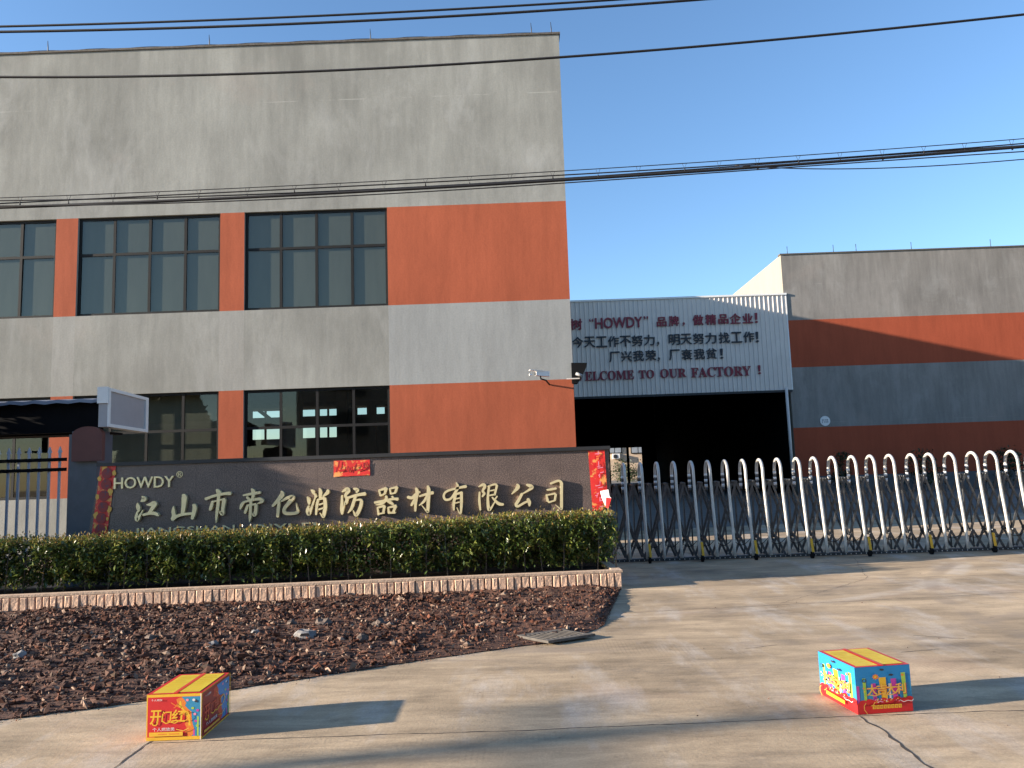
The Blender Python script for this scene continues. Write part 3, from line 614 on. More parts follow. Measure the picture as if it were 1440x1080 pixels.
mb = MB()
for a, b, s in ((.3, .03, 1.2), (.95, .1, .9), (.05, .17, .9), (.85, .36, 1.2), (.08, .42, .9), (.95, .6, 1.1), (.15, .68, 1.2), (.9, .73, .6), (.2, .83, .7), (.85, .86, .8), (.1, .95, .8)):
    c_ = on(*q, a, b); splash(mb, c_, 3.2*SS*s, 4.2*SS*s, YS-.0185, rnd)
mb.build('gold_print', M['p_gold'], lc, fix=False)
rc, *q = paper('couplet', ((826.8, 634), (850, 633), (855.5, 715), (834, 727)), 9, 'bright red paper couplet with torn white lower edge on right wall end', M['paper2'], 16, 4, .05, .008)
for k in range(6):
    mb = MB(); c_ = on(*q, .48, .11+k*.15); rr = 7*SS
    for s in range(7):
        a = Vector((c_.x+rnd.uniform(-.8, .5)*rr, YS-.0225-.0003*s, c_.z+rnd.uniform(-.8, .6)*rr)); L_ = rr*rnd.uniform(.4, 1.1)
        mb.face([a, a+Vector((rr*.05, 0, L_)), a+Vector((rr*.2, 0, L_)), a+Vector((rr*.18, 0, 0))] if s % 2 else [a, a+Vector((L_, 0, .01)), a+Vector((L_, 0, .01+rr*.17)), a+Vector((0, 0, rr*.15))], s % 3 == 0)
    mb.build('brush_character', [M['p_red'], M['p_pink']], rc, fix=False)
mb = MB(); a0, a1 = on(*q, .62, .70), on(*q, 1.12, .70)
tornp = [on(*q, a, b) for a, b in ((.55, .66), (1.05, .68), (1.08, .80), (1.16, .84), (.95, 1.0), (.80, .93), (.72, .86), (.62, .78))]
off = [.028, .06, .10, .13, .08, .06, .05, .03]
ctr = on(*q, .85, .79); ctr.y -= .10
tp = [Vector((p.x, p.y-o_, p.z)) for p, o_ in zip(tornp, off)]
for i in range(len(tp)): mb.face([tp[i], tp[(i+1) % len(tp)], ctr], 0 if i not in (3, 4) else 1)
mb.build('torn_flap', [M['p_white'], M['p_red']], rc, fix=False)
hc, *q = paper('couplet', ((469.5, 648), (520, 646.5), (520.5, 668.5), (469, 671)), 14, 'small horizontal red and gold paper scroll at top centre of granite wall', M['paper2'], 6, 12, .006, .006)
for k in range(4):
    mb = MB(); c_ = on(*q, .16+k*.23, .5)
    for s in range(6):
        a = Vector((c_.x+rnd.uniform(-.05, .03), YS-.0195-.0003*s, c_.z+rnd.uniform(-.06, .02))); L_ = rnd.uniform(.04, .10)
        mb.face([a, a+Vector((.012, 0, L_)), a+Vector((.03, 0, L_)), a+Vector((.018, 0, 0))] if s % 2 else [a, a+Vector((L_, 0, .012)), a+Vector((L_, 0, .028)), a+Vector((0, 0, .018))], s % 2)
    mb.build('brush_character', [M['p_red'], M['p_drk']], hc, fix=False)

# ------------------------------------------------------------------ planter and hedge
A = Vector((-9.6, 9.66, 0)); B = Vector((1.295, 10.40, 0)); ux = (B-A).normalized(); uy = Vector((-ux.y, ux.x, 0)); PL = (B-A).length; PH = .245
plt_ = thing('planter', 'long low planter edged with pink upright split stone blocks', 'planter', (-3.5, 10.1, 0))
mb = MB(); rnd = random.Random(2); s = 0.0
while s < PL-.05:
    wd = rnd.uniform(.085, .115); wd = min(wd, PL-s); o = A+ux*(s+.004)+uy*rnd.uniform(-.006, .004); h_ = PH-.03+rnd.uniform(-.003, .003); b_ = .012; W_ = wd-.008
    bot = [o, o+ux*W_, o+ux*W_+uy*.1, o+uy*.1]; top = [p+Vector((0, 0, h_)) for p in bot]; md = [(o-uy*.016+ux*b_+Vector((0, 0, b_))), (o-uy*(.016+rnd.uniform(0, .008))+ux*(W_-b_)+Vector((0, 0, b_))), (o-uy*.014+ux*(W_-b_*rnd.uniform(.6, 1.6))+Vector((0, 0, h_-b_))), (o-uy*.016+ux*b_*rnd.uniform(.6, 1.8)+Vector((0, 0, h_-b_)))]
    V = bot+top+md; mb.idx(V, [(0, 1, 9, 8), (1, 5, 10, 9), (5, 4, 11, 10), (4, 0, 8, 11), (8, 9, 10, 11), (1, 2, 6, 5), (3, 0, 4, 7), (4, 5, 6, 7), (2, 3, 7, 6)]); s += wd
e0 = B-ux*.0; s = 0.02
while s < 1.0:
    o = e0+uy*(s+.09); mb.obox(o-ux*.1+Vector((0, 0, 0)), ux*.1, uy*.095, (0, 0, PH-.03)); s += .103
mb.build('block_wall', M['block'], plt_)
mb = MB(); mb.obox(A-uy*.012+Vector((0, 0, PH-.028)), ux*(PL+.012), uy*.125, (0, 0, .03)); mb.obox(B+ux*.012-ux*.125+uy*.114+Vector((0, 0, PH-.028)), ux*.125, uy*1.0, (0, 0, .03)); mb.build('coping', mat('pink_stone_coping', (.52, .37, .26), .9, .2, 12, bmp=.5), plt_)
mb = MB(); mb.obox(A+uy*.108+Vector((0, 0, .01)), ux*(PL-.105), uy*1.0, (0, 0, PH-.07)); mb.build('soil', M['soil'], plt_)
hd = thing('hedge', 'clipped glossy evergreen hedge in the planter before the granite wall', 'hedge', (-3.5, 10.6, 0))
mb = MB(); rnd = random.Random(11); LH = PL+.01
def htop(s): return .905+.085*min(1, max(0, (s-6.6)/3.2))+.035*mnoise.noise(Vector((s*1.3, 0, 3)))+.035*mnoise.noise(Vector((s*5, 0, 8)))
nl = 0
while nl < 50000:
    s = rnd.uniform(1.4, LH); q_ = rnd.random(); zt = htop(s); z = PH+.03+(zt-PH-.03)*rnd.random()**.8
    fz = (z-PH)/(zt-PH); dmax = .78
    d = dmax*(rnd.random()**1.3 if q_ < .6 else rnd.random())
    cl = mnoise.noise(Vector((s*4.2, d*4, z*3.4)))
    if cl < -.06 and d < .34 and rnd.random() < .9: continue
    if fz < .25 and d < .35 and rnd.random() > .25+fz*2.6: continue
    bul = .055*mnoise.noise(Vector((s*3.1, z*2.5, 5)))+(.06 if fz < .35 else 0)
    p = A+ux*(s+rnd.gauss(0, .012))+uy*(.13+d+bul+(.02 if fz > .9 else 0)); p.z = z+rnd.gauss(0, .012)
    tip = fz > .90 and rnd.random() < .55 or rnd.random() < .05
    leaf(mb, p, .070 if not tip else .054, rnd, 1 if tip else 0, .45); nl += 1
for _ in range(1700):
    s = rnd.uniform(1.4, LH); p = A+ux*s+uy*rnd.uniform(.12, .9); p.z = htop(s)+rnd.uniform(-.01, .09)*rnd.random(); leaf(mb, p, .045, rnd, 1, .9)
mb.build('foliage', [M['leaf'], M['leaf_tip']], hd, fix=False)
s = 1.5
while s < LH:
    p = A+ux*s+uy*rnd.uniform(.24, .34); k = MB(); lean = rnd.uniform(-.06, .06)
    k.tube([(p.x, p.y, PH-.065), (p.x+lean*.5, p.y, .48), (p.x+lean, p.y+.03, .8)], [.009, .007, .004], 6)
    for _ in range(3): 
        z = rnd.uniform(.42, .6); a = rnd.uniform(-1.4, 1.4); k.tube([(p.x+lean*.5, p.y, z), (p.x+lean*.5+.12*math.sin(a), p.y+.05*math.cos(a), z+.16)], [.005, .003], 5)
    k.build('stem', M['bark'], hd); s += rnd.uniform(.2, .3)

# ------------------------------------------------------------------ bark litter bed, stones, drain grate
front = [(-9.6, 2.95), (-6.0, 4.47), (-3.65, 5.493), (-2.249, 6.10), (-.748, 6.918), (.403, 7.458), (.803, 8.061), (1.146, 9.759), (1.28, 10.39)]
def fy(x):
    for (a, b), (c_, d) in zip(front[:-1], front[1:]):
        if a <= x <= c_: return b+(d-b)*(x-a)/(c_-a)
    return 10.4
def by(x): return A.y+(x-A.x)*(B.y-A.y)/(B.x-A.x)
def mz(x, y, t_): 
    e = min(1, t_*5)*min(1, max(0, (1.25-x)*3+.15))
    return .008+e*(.05+.03*mnoise.noise(Vector((x*1.1, y*1.1, 0)))+.022*mnoise.noise(Vector((x*5, y*5, 2)))+.022*mnoise.noise(Vector((x*14, y*14, 4))))
mb = MB(); NX, NY = 260, 70; V = []
for i in range(NX+1):
    x = -9.6+(1.28+9.6)*i/NX; a, b = fy(x), by(x)
    a += .03*mnoise.noise(Vector((x*4, 0, 9)))
    for k in range(NY+1):
        t_ = k/NY; y = a+(b-a)*t_; V.append((x, y, max(.006, mz(x, y, t_))))
mb.idx(V, [(i*(NY+1)+k, (i+1)*(NY+1)+k, (i+1)*(NY+1)+k+1, i*(NY+1)+k+1) for i in range(NX) for k in range(NY)], 0, True)
rnd = random.Random(21)
def chip(mb, c, s, m, flat=.5):
    ax = [Vector((rnd.gauss(0, 1), rnd.gauss(0, 1), rnd.gauss(0, .5))).normalized() for _ in range(2)]; a = ax[0]*s; b = a.cross(ax[1]).normalized()*s*rnd.uniform(.3, .7); d = a.cross(b).normalized()*s*flat*rnd.uniform(.25, .7)
    c = Vector(c); V = [c-a*rnd.uniform(.8, 1), c+a*rnd.uniform(.6, 1), c-b, c+b*rnd.uniform(.7, 1.2), c+d, c-d]
    mb.idx(V, [(0, 2, 4), (2, 1, 4), (1, 3, 4), (3, 0, 4), (2, 0, 5), (1, 2, 5), (3, 1, 5), (0, 3, 5)], m)
for _ in range(30000):
    x = 1.25-8.6*rnd.random()**.9; a, b = fy(x), by(x); t_ = rnd.random(); y = a+(b-a)*t_; s = .007+.030*rnd.random()**3
    if x > -1.0: s *= .7
    if mnoise.noise(Vector((x*.8, y*1.4, 7))) > .08 and rnd.random() < .3: s *= 1.8
    chip(mb, (x, y, max(.008, mz(x, y, t_))+s*.35), s, 1)
for _ in range(2600):
    x = 1.2-8.6*rnd.random()**.75; a, b = fy(x), by(x); t_ = rnd.uniform(.06, .97); y = a+(b-a)*t_
    if mnoise.noise(Vector((x*.7, y*1.1, 17))) < -.15+.10*x: continue
    s = rnd.uniform(.022, .055); chip(mb, (x, y, max(.008, mz(x, y, t_))+s*.2), s, 1, 1.0)
for _ in range(900):
    x = 1.2-8*rnd.random(); a, b = fy(x), by(x); y = a+rnd.gauss(-.03, .05)+abs(rnd.gauss(0, .05)); s = rnd.uniform(.004, .012); chip(mb, (x, y, .006+s*.3), s, 1)
tag(mb.build('bark_mulch', [M['mulch'], M['chips']], fix=False), 'rough dark reddish-brown bark and stone litter between planter and drive', 'mulch', kind='stuff')
mb = MB(); rnd = random.Random(77)
for _ in range(420):
    x = rnd.uniform(-4.5, 11); y = 3.4+9.3*rnd.random()**1.3
    if fy(min(x, 1.27)) < y and x < 1.35: continue
    s = .003+.009*rnd.random()**4; chip(mb, (x, y, s*.3), s, 0)
tag(mb.build('grit', M['chips'], fix=False), 'tiny scattered grit and leaf crumbs on the concrete drive', 'grit', kind='stuff')
def rock(p, s, m, seed, label):
    rn = random.Random(seed); bm = bmesh.new(); bmesh.ops.create_icosphere(bm, subdivisions=2, radius=1); ph = Vector((rn.uniform(0, 9), rn.uniform(0, 9), 0))
    sx, sy, sz = s*rn.uniform(.8, 1.3), s*rn.uniform(.7, 1), s*rn.uniform(.4, .65)
    for v in bm.verts:
        c_ = v.co.copy(); k = 1+.7*mnoise.noise(c_*1.3+ph)+.35*mnoise.noise(c_*3+ph); v.co = Vector((c_.x*k*sx, c_.y*k*sy, c_.z*k*sz))
    me = bpy.data.meshes.new('stone'); bm.to_mesh(me); bm.free(); me.materials.append(M[m]); o = bpy.data.objects.new('stone', me); COL.objects.link(o)
    o.location = (p.x, p.y, p.z+s*.10); o.rotation_euler = (0, 0, rn.uniform(0, 6)); tag(o, label, 'stone', 'loose stones in the bark litter')
for q_, (px, py, s, m, lab) in enumerate(((428, 893, .115, 'rockpale', 'pale bluish flat stone in middle of the bark litter'), (455, 876, .10, 'rock', 'dark boulder stone nearest the planter in the bark litter'), (507, 898, .07, 'rock', 'tan stone just right of the pale bluish stone'),
    (534, 876, .065, 'rock', 'brown stone in the litter, rightmost beside the dark boulder'), (410, 876, .06, 'rock', 'ochre stone left of the dark boulder in the litter'), (360, 888, .05, 'rockpale', 'small pale stone left of the bluish flat stone'), (212, 898, .06, 'rock', 'dull brown stone among litter above the left carton'),
    (28, 922, .075, 'rockpale', 'pale grey stone at far left of the bark litter'), (560, 895, .045, 'rock', 'smallest reddish stone toward the drain grate'), (300, 905, .05, 'rockpale', 'whitish stone in litter, up and right of left carton'))):
    p = G(px, py, .07); p.z = .06; rock(p, s, m, 50+q_, lab)
# drain grate
dg = thing('drain_grate', 'weathered concrete drain grate tilted in the bark litter by the drive', 'drain', (.3, 7.74, .05))
c0, c1, c2, c3 = (Vector(G(*c_, .045)) for c_ in ((727, 893), (771, 901), (837, 891), (796, 882.5)))
a = (c2-c1); b = (c0-c1); up = Vector((0, 0, .024)); mb = MB(); c1 = c1-Vector((0, 0, .024)); n_ = 9
mb.obox(c1, a, b*.16, up); mb.obox(c1+b*.84, a, b*.16, up)
for i in range(n_+1):
    mb.obox(c1+b*.1602+a*(i/(n_+1)*.97), a*(.034 if 0 < i < n_ else .06), b*.6796, up*.985)
mb.build('slotted_cover', M['cast'], dg)
mb = MB(); mb.obox(c1+a*.02+b*.161+Vector((0, 0, .001)), a*.96, b*.678, (0, 0, .019)); mb.build('slot_shade_plate', M['black'], dg)  # black plate just under the bars stands in for shade in the slots

# ------------------------------------------------------------------ retractable gate
gate = thing('retractable_gate', 'stainless steel folding scissor gate of hooped tubes across the driveway', 'gate', (5, 13.3, 0))
GX = [P(x_, 782, 13.0).x for x_ in (886, 910.7, 934.5, 959, 984.6, 1009, 1034, 1060, 1084.7, 1111, 1139, 1164, 1191, 1220, 1247, 1275, 1306.7, 1332.8, 1363, 1395.8, 1423.5)]
GX = [GX[0]-.58, GX[0]-.29]+GX+[GX[-1]+.35*k for k in (1, 2, 3, 4)]
GY = 13.32
prof = [(.17, 1.16), (.17, 1.44)]+[(.17*math.cos(t_), 1.46+.19*math.sin(t_)) for t_ in np.linspace(0, math.pi, 13)]+[(-.176, 1.34), (-.19, 1.14), (-.215, .95), (-.25, .72), (-.285, .45), (-.305, .22), (-.315, .07)]
ar = MB(); ar.tube([(0, y_, z_) for y_, z_ in prof[1:]], .025, 10); arch0 = None
for z0, z1, m_ in ((1.14, 1.20, 1), (1.20, 1.255, 0), (1.255, 1.30, 1), (1.30, 1.345, 0), (1.345, 1.40, 1), (1.40, 1.44, 0)): ar.tube([(0, .17, z0), (0, .17, z1)], .026 if m_ else .0275, 10, 2 if m_ == 1 else 1)
ar.tube([(0, .175, 1.14), (0, .18, .08)], .012, 6, 2)
arch0 = ar.build('hoop', [M['steel'], M['white'], M['steel_dk']], None)
for i, x_ in enumerate(GX):
    o = arch0 if i == 0 else arch0.copy()
    if i: COL.objects.link(o)
    o.parent = gate; o.matrix_parent_inverse = Matrix.Translation(-gate.location); o.location = (x_, GY, 0)
def sbar(p, q, wd, name='scissor_bar'): 
    m_ = MB(); m_.bar(p, q, wd, .014); m_.build(name, M['steel_dk'], gate)
for i in range(len(GX)-2):
    a, b, c_ = (GX[i]+GX[i+1])/2, (GX[i+1]+GX[i+2])/2, 0
    for lay, yy in enumerate((GY-.10, GY+.12)):
        sbar((a, yy, .34), (b, yy, 1.30), .036); sbar((b, yy+.018, .34), (a, yy+.018, 1.30), .032)
    md = GX[i+1]
    fo = MB()
    for yy in (GY-.16, GY+.14):
        fo.bar((a, yy, .36), (md-.015, yy, .05), .036, .014); fo.bar((a, yy-.018, .36), (GX[i]+.015, yy-.018, .05), .036, .014)
    fo.cyl((a, GY-.19, .35), (a, GY+.17, .35), .02, 8); fo.cyl((a, GY-.13, 1.29), (a, GY+.16, 1.29), .02, 8)
    fo.box(a-.012, a+.012, GY+.0, GY+.03, .34, 1.29)
    fo.build('foot_link', M['steel_dk'], gate)
ch = MB()
for i in range(len(GX)-1):
    a, b = GX[i], GX[i+1]; ch.tube([(a+(b-a)*t_, GY-.2, .34-.10*math.sin(math.pi*t_)) for t_ in np.linspace(0, 1, 9)], .005, 4)
ch.build('hanging_cable', M['black'], gate)
ch = MB(); ch.box(GX[0], GX[-1], GY-.06, GY+.06, .004, .045)
for x_ in np.arange(GX[0], GX[-1], .085): ch.box(x_, x_+.012, GY-.068, GY-.0605, .012, .030, 1)
ch.build('floor_rail', [M['steel_dk'], M['white']], gate)
for i in range(3, len(GX), 3):
    m_ = MB(); x_ = GX[i]; m_.cyl((x_+.01, GY-.345, .055), (x_+.05, GY-.345, .055), .055, 16); m_.cyl((x_+.03, GY-.345, .055), (x_+.07, GY-.345, .055), .02, 10)
    o = m_.build('caster_wheel', M['black'], gate)
    m_ = MB(); m_.obox((x_+.028, GY-.37, .10), (.036, 0, 0), (0, .02, 0), (-.012, .02, .22)); m_.build('yellow_guard', M['yellow'], o)

# ------------------------------------------------------------------ guard post at the left
YG = 12.6
fn = thing('picket_fence', 'pale blue-grey picket fence with two black rails at left edge', 'fence', (-8, YG, 0))
zt = P(48, 629, YG).z; zr1, zr2 = P(48, 647.5, YG).z, P(48, 661.5, YG).z; x = P(84, 650, YG).x; pk = MB()
pk.box(-.017, .017, -.014, .014, .05, zt-.10); pk.idx([(-.034, -.014, zt-.10), (.034, -.014, zt-.10), (0, -.014, zt), (-.034, .014, zt-.10), (.034, .014, zt-.10), (0, .014, zt)], [(0, 1, 2), (5, 4, 3), (0, 2, 5, 3), (1, 4, 5, 2), (0, 3, 4, 1)])
pk0 = pk.build('picket', M['picket'], None)
for k in range(16):
    o = pk0 if k == 0 else pk0.copy()
    if k: COL.objects.link(o)
    o.parent = fn; o.matrix_parent_inverse = Matrix.Translation(-fn.location); o.location = (x-k*14.5*YG/F, YG, 0)
for z in (zr1, zr2):
    m_ = MB(); m_.box(x-2.8, x+.13, YG-.04, YG-.016, z-.028, z+.028); m_.build('rail', M['black'], fn)
gp = thing('gate_pillar', 'blue-grey square gate pillar left of the granite sign wall', 'pillar', (-7.1, 12.2, 0))
pa, pb_ = P(94.5, 700, 12.1), P(141, 640, 12.1); ztp = P(100, 611, 12.1).z
m_ = MB(); m_.box(pa.x, pb_.x-.05, 12.1, 12.55, 0, ztp); m_.build('shaft', M['bluegrey'], gp)
m_ = MB(); m_.box(pa.x-.001+.03, pb_.x-.08, 12.13, 12.52, ztp+.001, ztp+.05); m_.build('cap', M['bluegrey'], gp)
m_ = MB(); xa, xb = P(103.5, 640, 12.06).x, P(146, 640, 12.06).x; za, zb = P(125, 648.5, 12.06).z, P(125, 600, 12.06).z; rr = (xb-xa)/2
pts = [(xa, 12.0, za), (xb, 12.0, za)]+[((xa+xb)/2+rr*math.cos(t_), 12.0, zb-rr*.55+rr*.55*math.sin(t_)) for t_ in np.linspace(0, math.pi, 15)]
m_.prism(pts, (0, .09, 0)); tag(m_.build('plaque', M['maroon']), 'maroon round-topped board fixed at the top of the gate pillar', 'board')
gh = thing('entrance_canopy', 'dark flat entrance canopy with metal roof edge at left of picture', 'canopy', (-9, 13.3, 0))
YC = 13.0; zc1 = P(70, 556, YC).z; zc0 = P(70, 609, YC).z; xr = P(139, 580, YC).x
m_ = MB(); m_.box(-13, xr, YC+.06, YC+.16, zc0, zc1-.12); m_.build('fascia', M['black'], gh)
m_ = MB(); n_ = 60; xs = np.linspace(-13, xr+.02, n_)
for i in range(n_-1):
    w0, w1 = .012*math.sin(i*1.6), .012*math.sin((i+1)*1.6)
    m_.face([(xs[i], YC-.1, zc1-.10+w0), (xs[i+1], YC-.1, zc1-.10+w1), (xs[i+1], 14.1, zc1+.03+w1), (xs[i], 14.1, zc1+.03+w0)]); m_.face([(xs[i], YC-.1, zc1-.155+w0), (xs[i+1], YC-.1, zc1-.155+w1), (xs[i+1], YC-.1, zc1-.10+w1), (xs[i], YC-.1, zc1-.10+w0)])
m_.build('metal_roof', mat('blue_grey_roof_sheet', (.22, .25, .31), .5, .2), gh)
m_ = MB(); m_.box(-13, xr-.05, YC+.3, 13.9, zc0-.02, zc0+.02); m_.build('soffit', M['black'], gh)
m_ = MB(); px = P(123, 590, YC+.3).x; m_.cyl((px, YC+.25, 0), (px, YC+.25, zc1-.05), .045, 10); m_.build('post', M['alu'], gh)
# projecting light box sign
lb = thing('light_box_sign', 'white projecting light box sign with blank face on the canopy end', 'sign', (-6.6, 12.5, 2.8))
q0, q1 = P(150.5, 600, 12.0), P(152, 545, 12.0); e1 = P(207, 582, 13.7); a = Vector((q0.x, 12.0, q0.z)); d = Vector((e1.x-q0.x, 1.7, 0)); th = Vector((-.14, 0, 0)); hg = q1.z-q0.z
m_ = MB(); m_.obox(a, th, d, (0, 0, hg)); m_.build('cabinet', mat('grey_white_sheet', (.36, .35, .36), .5, .05), lb)
nn = Vector((d.y, -d.x, 0)).normalized(); m_ = MB(); fw = .05; e = nn*.004
for o_, u_, v_ in ((Vector((0, 0, 0)), d, Vector((0, 0, fw))), (Vector((0, 0, hg-fw)), d, Vector((0, 0, fw))), (Vector((0, 0, fw)), d*.04, Vector((0, 0, hg-2*fw))), (d*.93+Vector((0, 0, fw)), d*.07, Vector((0, 0, hg-2*fw)))): m_.obox(a+o_+nn*.001, u_, nn*.022, v_)
m_.build('face_frame', M['white'], lb)
m_ = MB(); m_.obox(a+Vector((.012, -.03, hg*.60)), (-.165, 0, 0), (0, .028, 0), (0, 0, hg*.42)); m_.build('end_cap', M['white'], lb)

# ------------------------------------------------------------------ camera and floodlight on the corner
sc_ = thing('security_camera', 'white box security camera on a bracket near the factory corner', 'camera', (.5, 16.8, 3.7))
p = P(757, 526, 16.62); m_ = MB(); ax = Vector((.97, .2, -.09)).normalized(); sy = Vector((-.2, .97, 0)).normalized(); uz = ax.cross(sy)
m_.obox(p-ax*.06-sy*.06-uz*.04, ax*.30, sy*.12, uz*.11); m_.build('housing', M['white'], sc_)
m_ = MB(); m_.obox(p-ax*.20-sy*.075+uz*.06, ax*.30, sy*.15, uz*.015); m_.obox(p-ax*.2-sy*.03-uz*.05, ax*.06, sy*.06, uz*.04); m_.build('sun_hood', M['white'], sc_)
m_ = MB(); m_.cyl(p-ax*.075, p-ax*.061, .035, 14); m_.build('lens', M['black'], sc_)
m_ = MB(); m_.tube([p-uz*.04+ax*.05, p-uz*.10+ax*.06, p-uz*.11+ax*.2+sy*.1, (p.x+.25, 16.99, p.z-.2)], .018, 8); m_.build('bracket', M['alu'], sc_)
fl = thing('floodlight', 'black tapered floodlight on an arm at the factory corner', 'floodlight', (1.4, 16.9, 3.8))
c_ = [P(*q_, 17.05) for q_ in ((803, 511), (825, 511), (824, 517), (818, 531), (812, 540), (804, 540))]
m_ = MB(); m_.prism([(v.x, 16.95, v.z) for v in c_], (0, .2, 0)); m_.build('housing', M['black'], fl)
p = P(814, 527, 16.85); m_ = MB(); m_.cyl((p.x-.06, 16.86, p.z+.03), (p.x+.07, 16.82, p.z-.03), .035, 12); m_.build('motion_sensor', mat('grey_plastic', (.25, .25, .25), .5), fl)
m_ = MB(); z_ = P(805, 532.5, 16.9).z; m_.box(P(797, 532, 16.9).x, P(815, 532, 16.9).x, 16.88, 16.91, z_-.012, z_+.012); m_.build('arm', M['white_metal'], fl)

# ------------------------------------------------------------------ overhead cables
def cable(name, label, pts, Y, r, deg=2, x0=-11, x1=11, cat='cable', group=None):
    W3 = [P(*p_, Y) for p_ in pts]; co = np.polyfit([p_.x for p_ in W3], [p_.z for p_ in W3], deg); xs = np.linspace(x0, x1, 70)
    m_ = MB(); m_.tube([(x_, Y, float(np.polyval(co, x_))) for x_ in xs], r, 6); o = m_.build(name, M['cable']); tag(o, label, cat, group); return o, co
GR = 'overhead cables along the road'
cable('overhead_cable', 'topmost black cable, crossing the upper left sky', ((0, 37.3), (280, 29), (560, 17), (860, 0)), 8, .013, group=GR)
cable('overhead_cable', 'second black cable just below the topmost one', ((0, 45), (240, 39), (480, 31), (975, 0)), 8, .015, group=GR)
cable('overhead_cable', 'lone black cable across the grey parapet and sky', ((0, 108.7), (240, 105.5), (480, 98.7), (740, 84.3), (960, 68.3), (1200, 43.5), (1440, 21)), 8, .014, 3, group=GR)
YW = 10.0
ms, co = cable('messenger_wire', 'thin top wire of the cable bundle, carrying small hangers', ((0, 278.3), (480, 257.5), (793, 240.7), (960, 229.5), (1440, 195)), YW, .006, 2, -10, 10, group=GR)
hang = MB()
for i, x_ in enumerate((30, 98, 160, 222, 280, 348, 414, 476, 540, 598, 660, 717, 777, 841, 898, 963, 1012, 1066, 1124, 1183, 1243, 1302, 1360, 1427)):
    p = P(x_, 240, YW); z = float(np.polyval(co, p.x)); lw_ = .02+.02*((i*7) % 3); hb = MB(); 
    hb.tube([(p.x-.03, YW, z), (p.x-.004, YW, z-.05-lw_), (p.x+.03, YW, z)], .003, 4); hb.tube([(p.x, YW, z-.045-lw_), (p.x, YW, z-.085-lw_)], [.006, .012], 5); hb.build('cable_hanger', M['cable'], ms)
cable('overhead_cable', 'thick main cable at the heart of the bundle', ((0, 291.7), (480, 270.7), (780, 256.5), (960, 239.5), (1440, 206.7)), YW, .020, 2, -10, 10, group=GR)
cable('overhead_cable', 'medium cable hung between messenger wire and thick main cable', ((0, 286.7), (100, 280.5), (280, 272), (480, 263), (780, 247), (960, 236), (1440, 201.7)), YW+.05, .009, 3, -10, 10, group=GR)
cable('overhead_cable', 'thin cable sagging just under the thick main cable', ((0, 290), (240, 284), (480, 277), (647, 267.5), (793, 257), (960, 245), (1243, 226.5), (1440, 213)), YW-.05, .008, 3, -10, 10, group=GR)
cable('overhead_cable', 'second medium cable weaving along the thick main cable', ((0, 282), (250, 278), (480, 266), (700, 259), (960, 238), (1200, 222), (1440, 204.5)), YW+.09, .009, 4, -8.2, 8.2, group=GR)
cable('overhead_cable', 'slack thin cable dropping below the bundle at right', ((1040, 233.5), (1100, 235.7), (1200, 238), (1320, 232.5), (1440, 224)), YW-.1, .007, 3, P(1030, 230, YW).x, 9, group=GR)
po = thing('utility_pole', 'concrete utility pole standing far left of the view', 'pole', (-27, -.35, 0)); m_ = MB(); m_.tube([(-27, -.35, 0), (-27, -.35, 6.9)], [.14, .10], 14); m_.box(-27.08, -26.92, -1.1, .4, 6.4, 6.52); m_.build('shaft', M['cast'], po)

# ------------------------------------------------------------------ firework cartons
def face_frame(o, u, v):
    o, u, v = Vector(o), Vector(u), Vector(v); n_ = u.cross(v).normalized(); return o, u, v, n_
class Art:
    def __init__(s, o, u, v): s.o, s.u, s.v, s.n = face_frame(o, u, v); s.mb = MB(); s.ms = []; s.l = 0
    def mi(s, k):
        if k not in s.ms: s.ms.append(k)
        return s.ms.index(k)
    def p(s, a, b): return s.o+s.u*a+s.v*b+s.n*(.0012+.00025*s.l)
    def poly(s, pts, k): s.mb.face([s.p(*q_) for q_ in pts], s.mi(k)); s.l += 1
    def rect(s, a0, a1, b0, b1, k): s.poly([(a0, b0), (a1, b0), (a1, b1), (a0, b1)], k)
    def strip(s, L_, k):      # L_: (b, a0, a1)
        for (b0, x0, x1), (b1, y0, y1) in zip(L_[:-1], L_[1:]): s.mb.face([s.p(x0, b0), s.p(x1, b0), s.p(y1, b1), s.p(y0, b1)], s.mi(k))
        s.l += 1
    def disc(s, a, b, r, k, n_=14, spike=0.0, asp=1.0):
        s.poly([(a+r*math.cos(2*math.pi*q_/n_)*(1-(spike if q_ % 2 else 0)), b+asp*r*math.sin(2*math.pi*q_/n_)*(1-(spike if q_ % 2 else 0))) for q_ in range(n_)], k)
    def text(s, t_, a0, a1, b0, b1, k, bold=.02, shear=0.0):
        put_text(s.mb, t_, s.p(a0, b0), s.u*(a1-a0), s.v*(b1-b0), s.n, .0002, s.mi(k), bold, shear); s.l += 1
    def curve(s, pts, wd, k):
        Q = [np.array(q_, float) for q_ in pts]
        for a, b in zip(Q[:-1], Q[1:]):
            d = b-a; nn = np.array((-d[1], d[0])); nn = nn/np.linalg.norm(nn)*wd/2; s.mb.face([s.p(*(a+nn)), s.p(*(b+nn)), s.p(*(b-nn)), s.p(*(a-nn))], s.mi(k))
        s.l += 1
    def build(s, name, par): return s.mb.build(name, [M[k] for k in s.ms], par, fix=False)
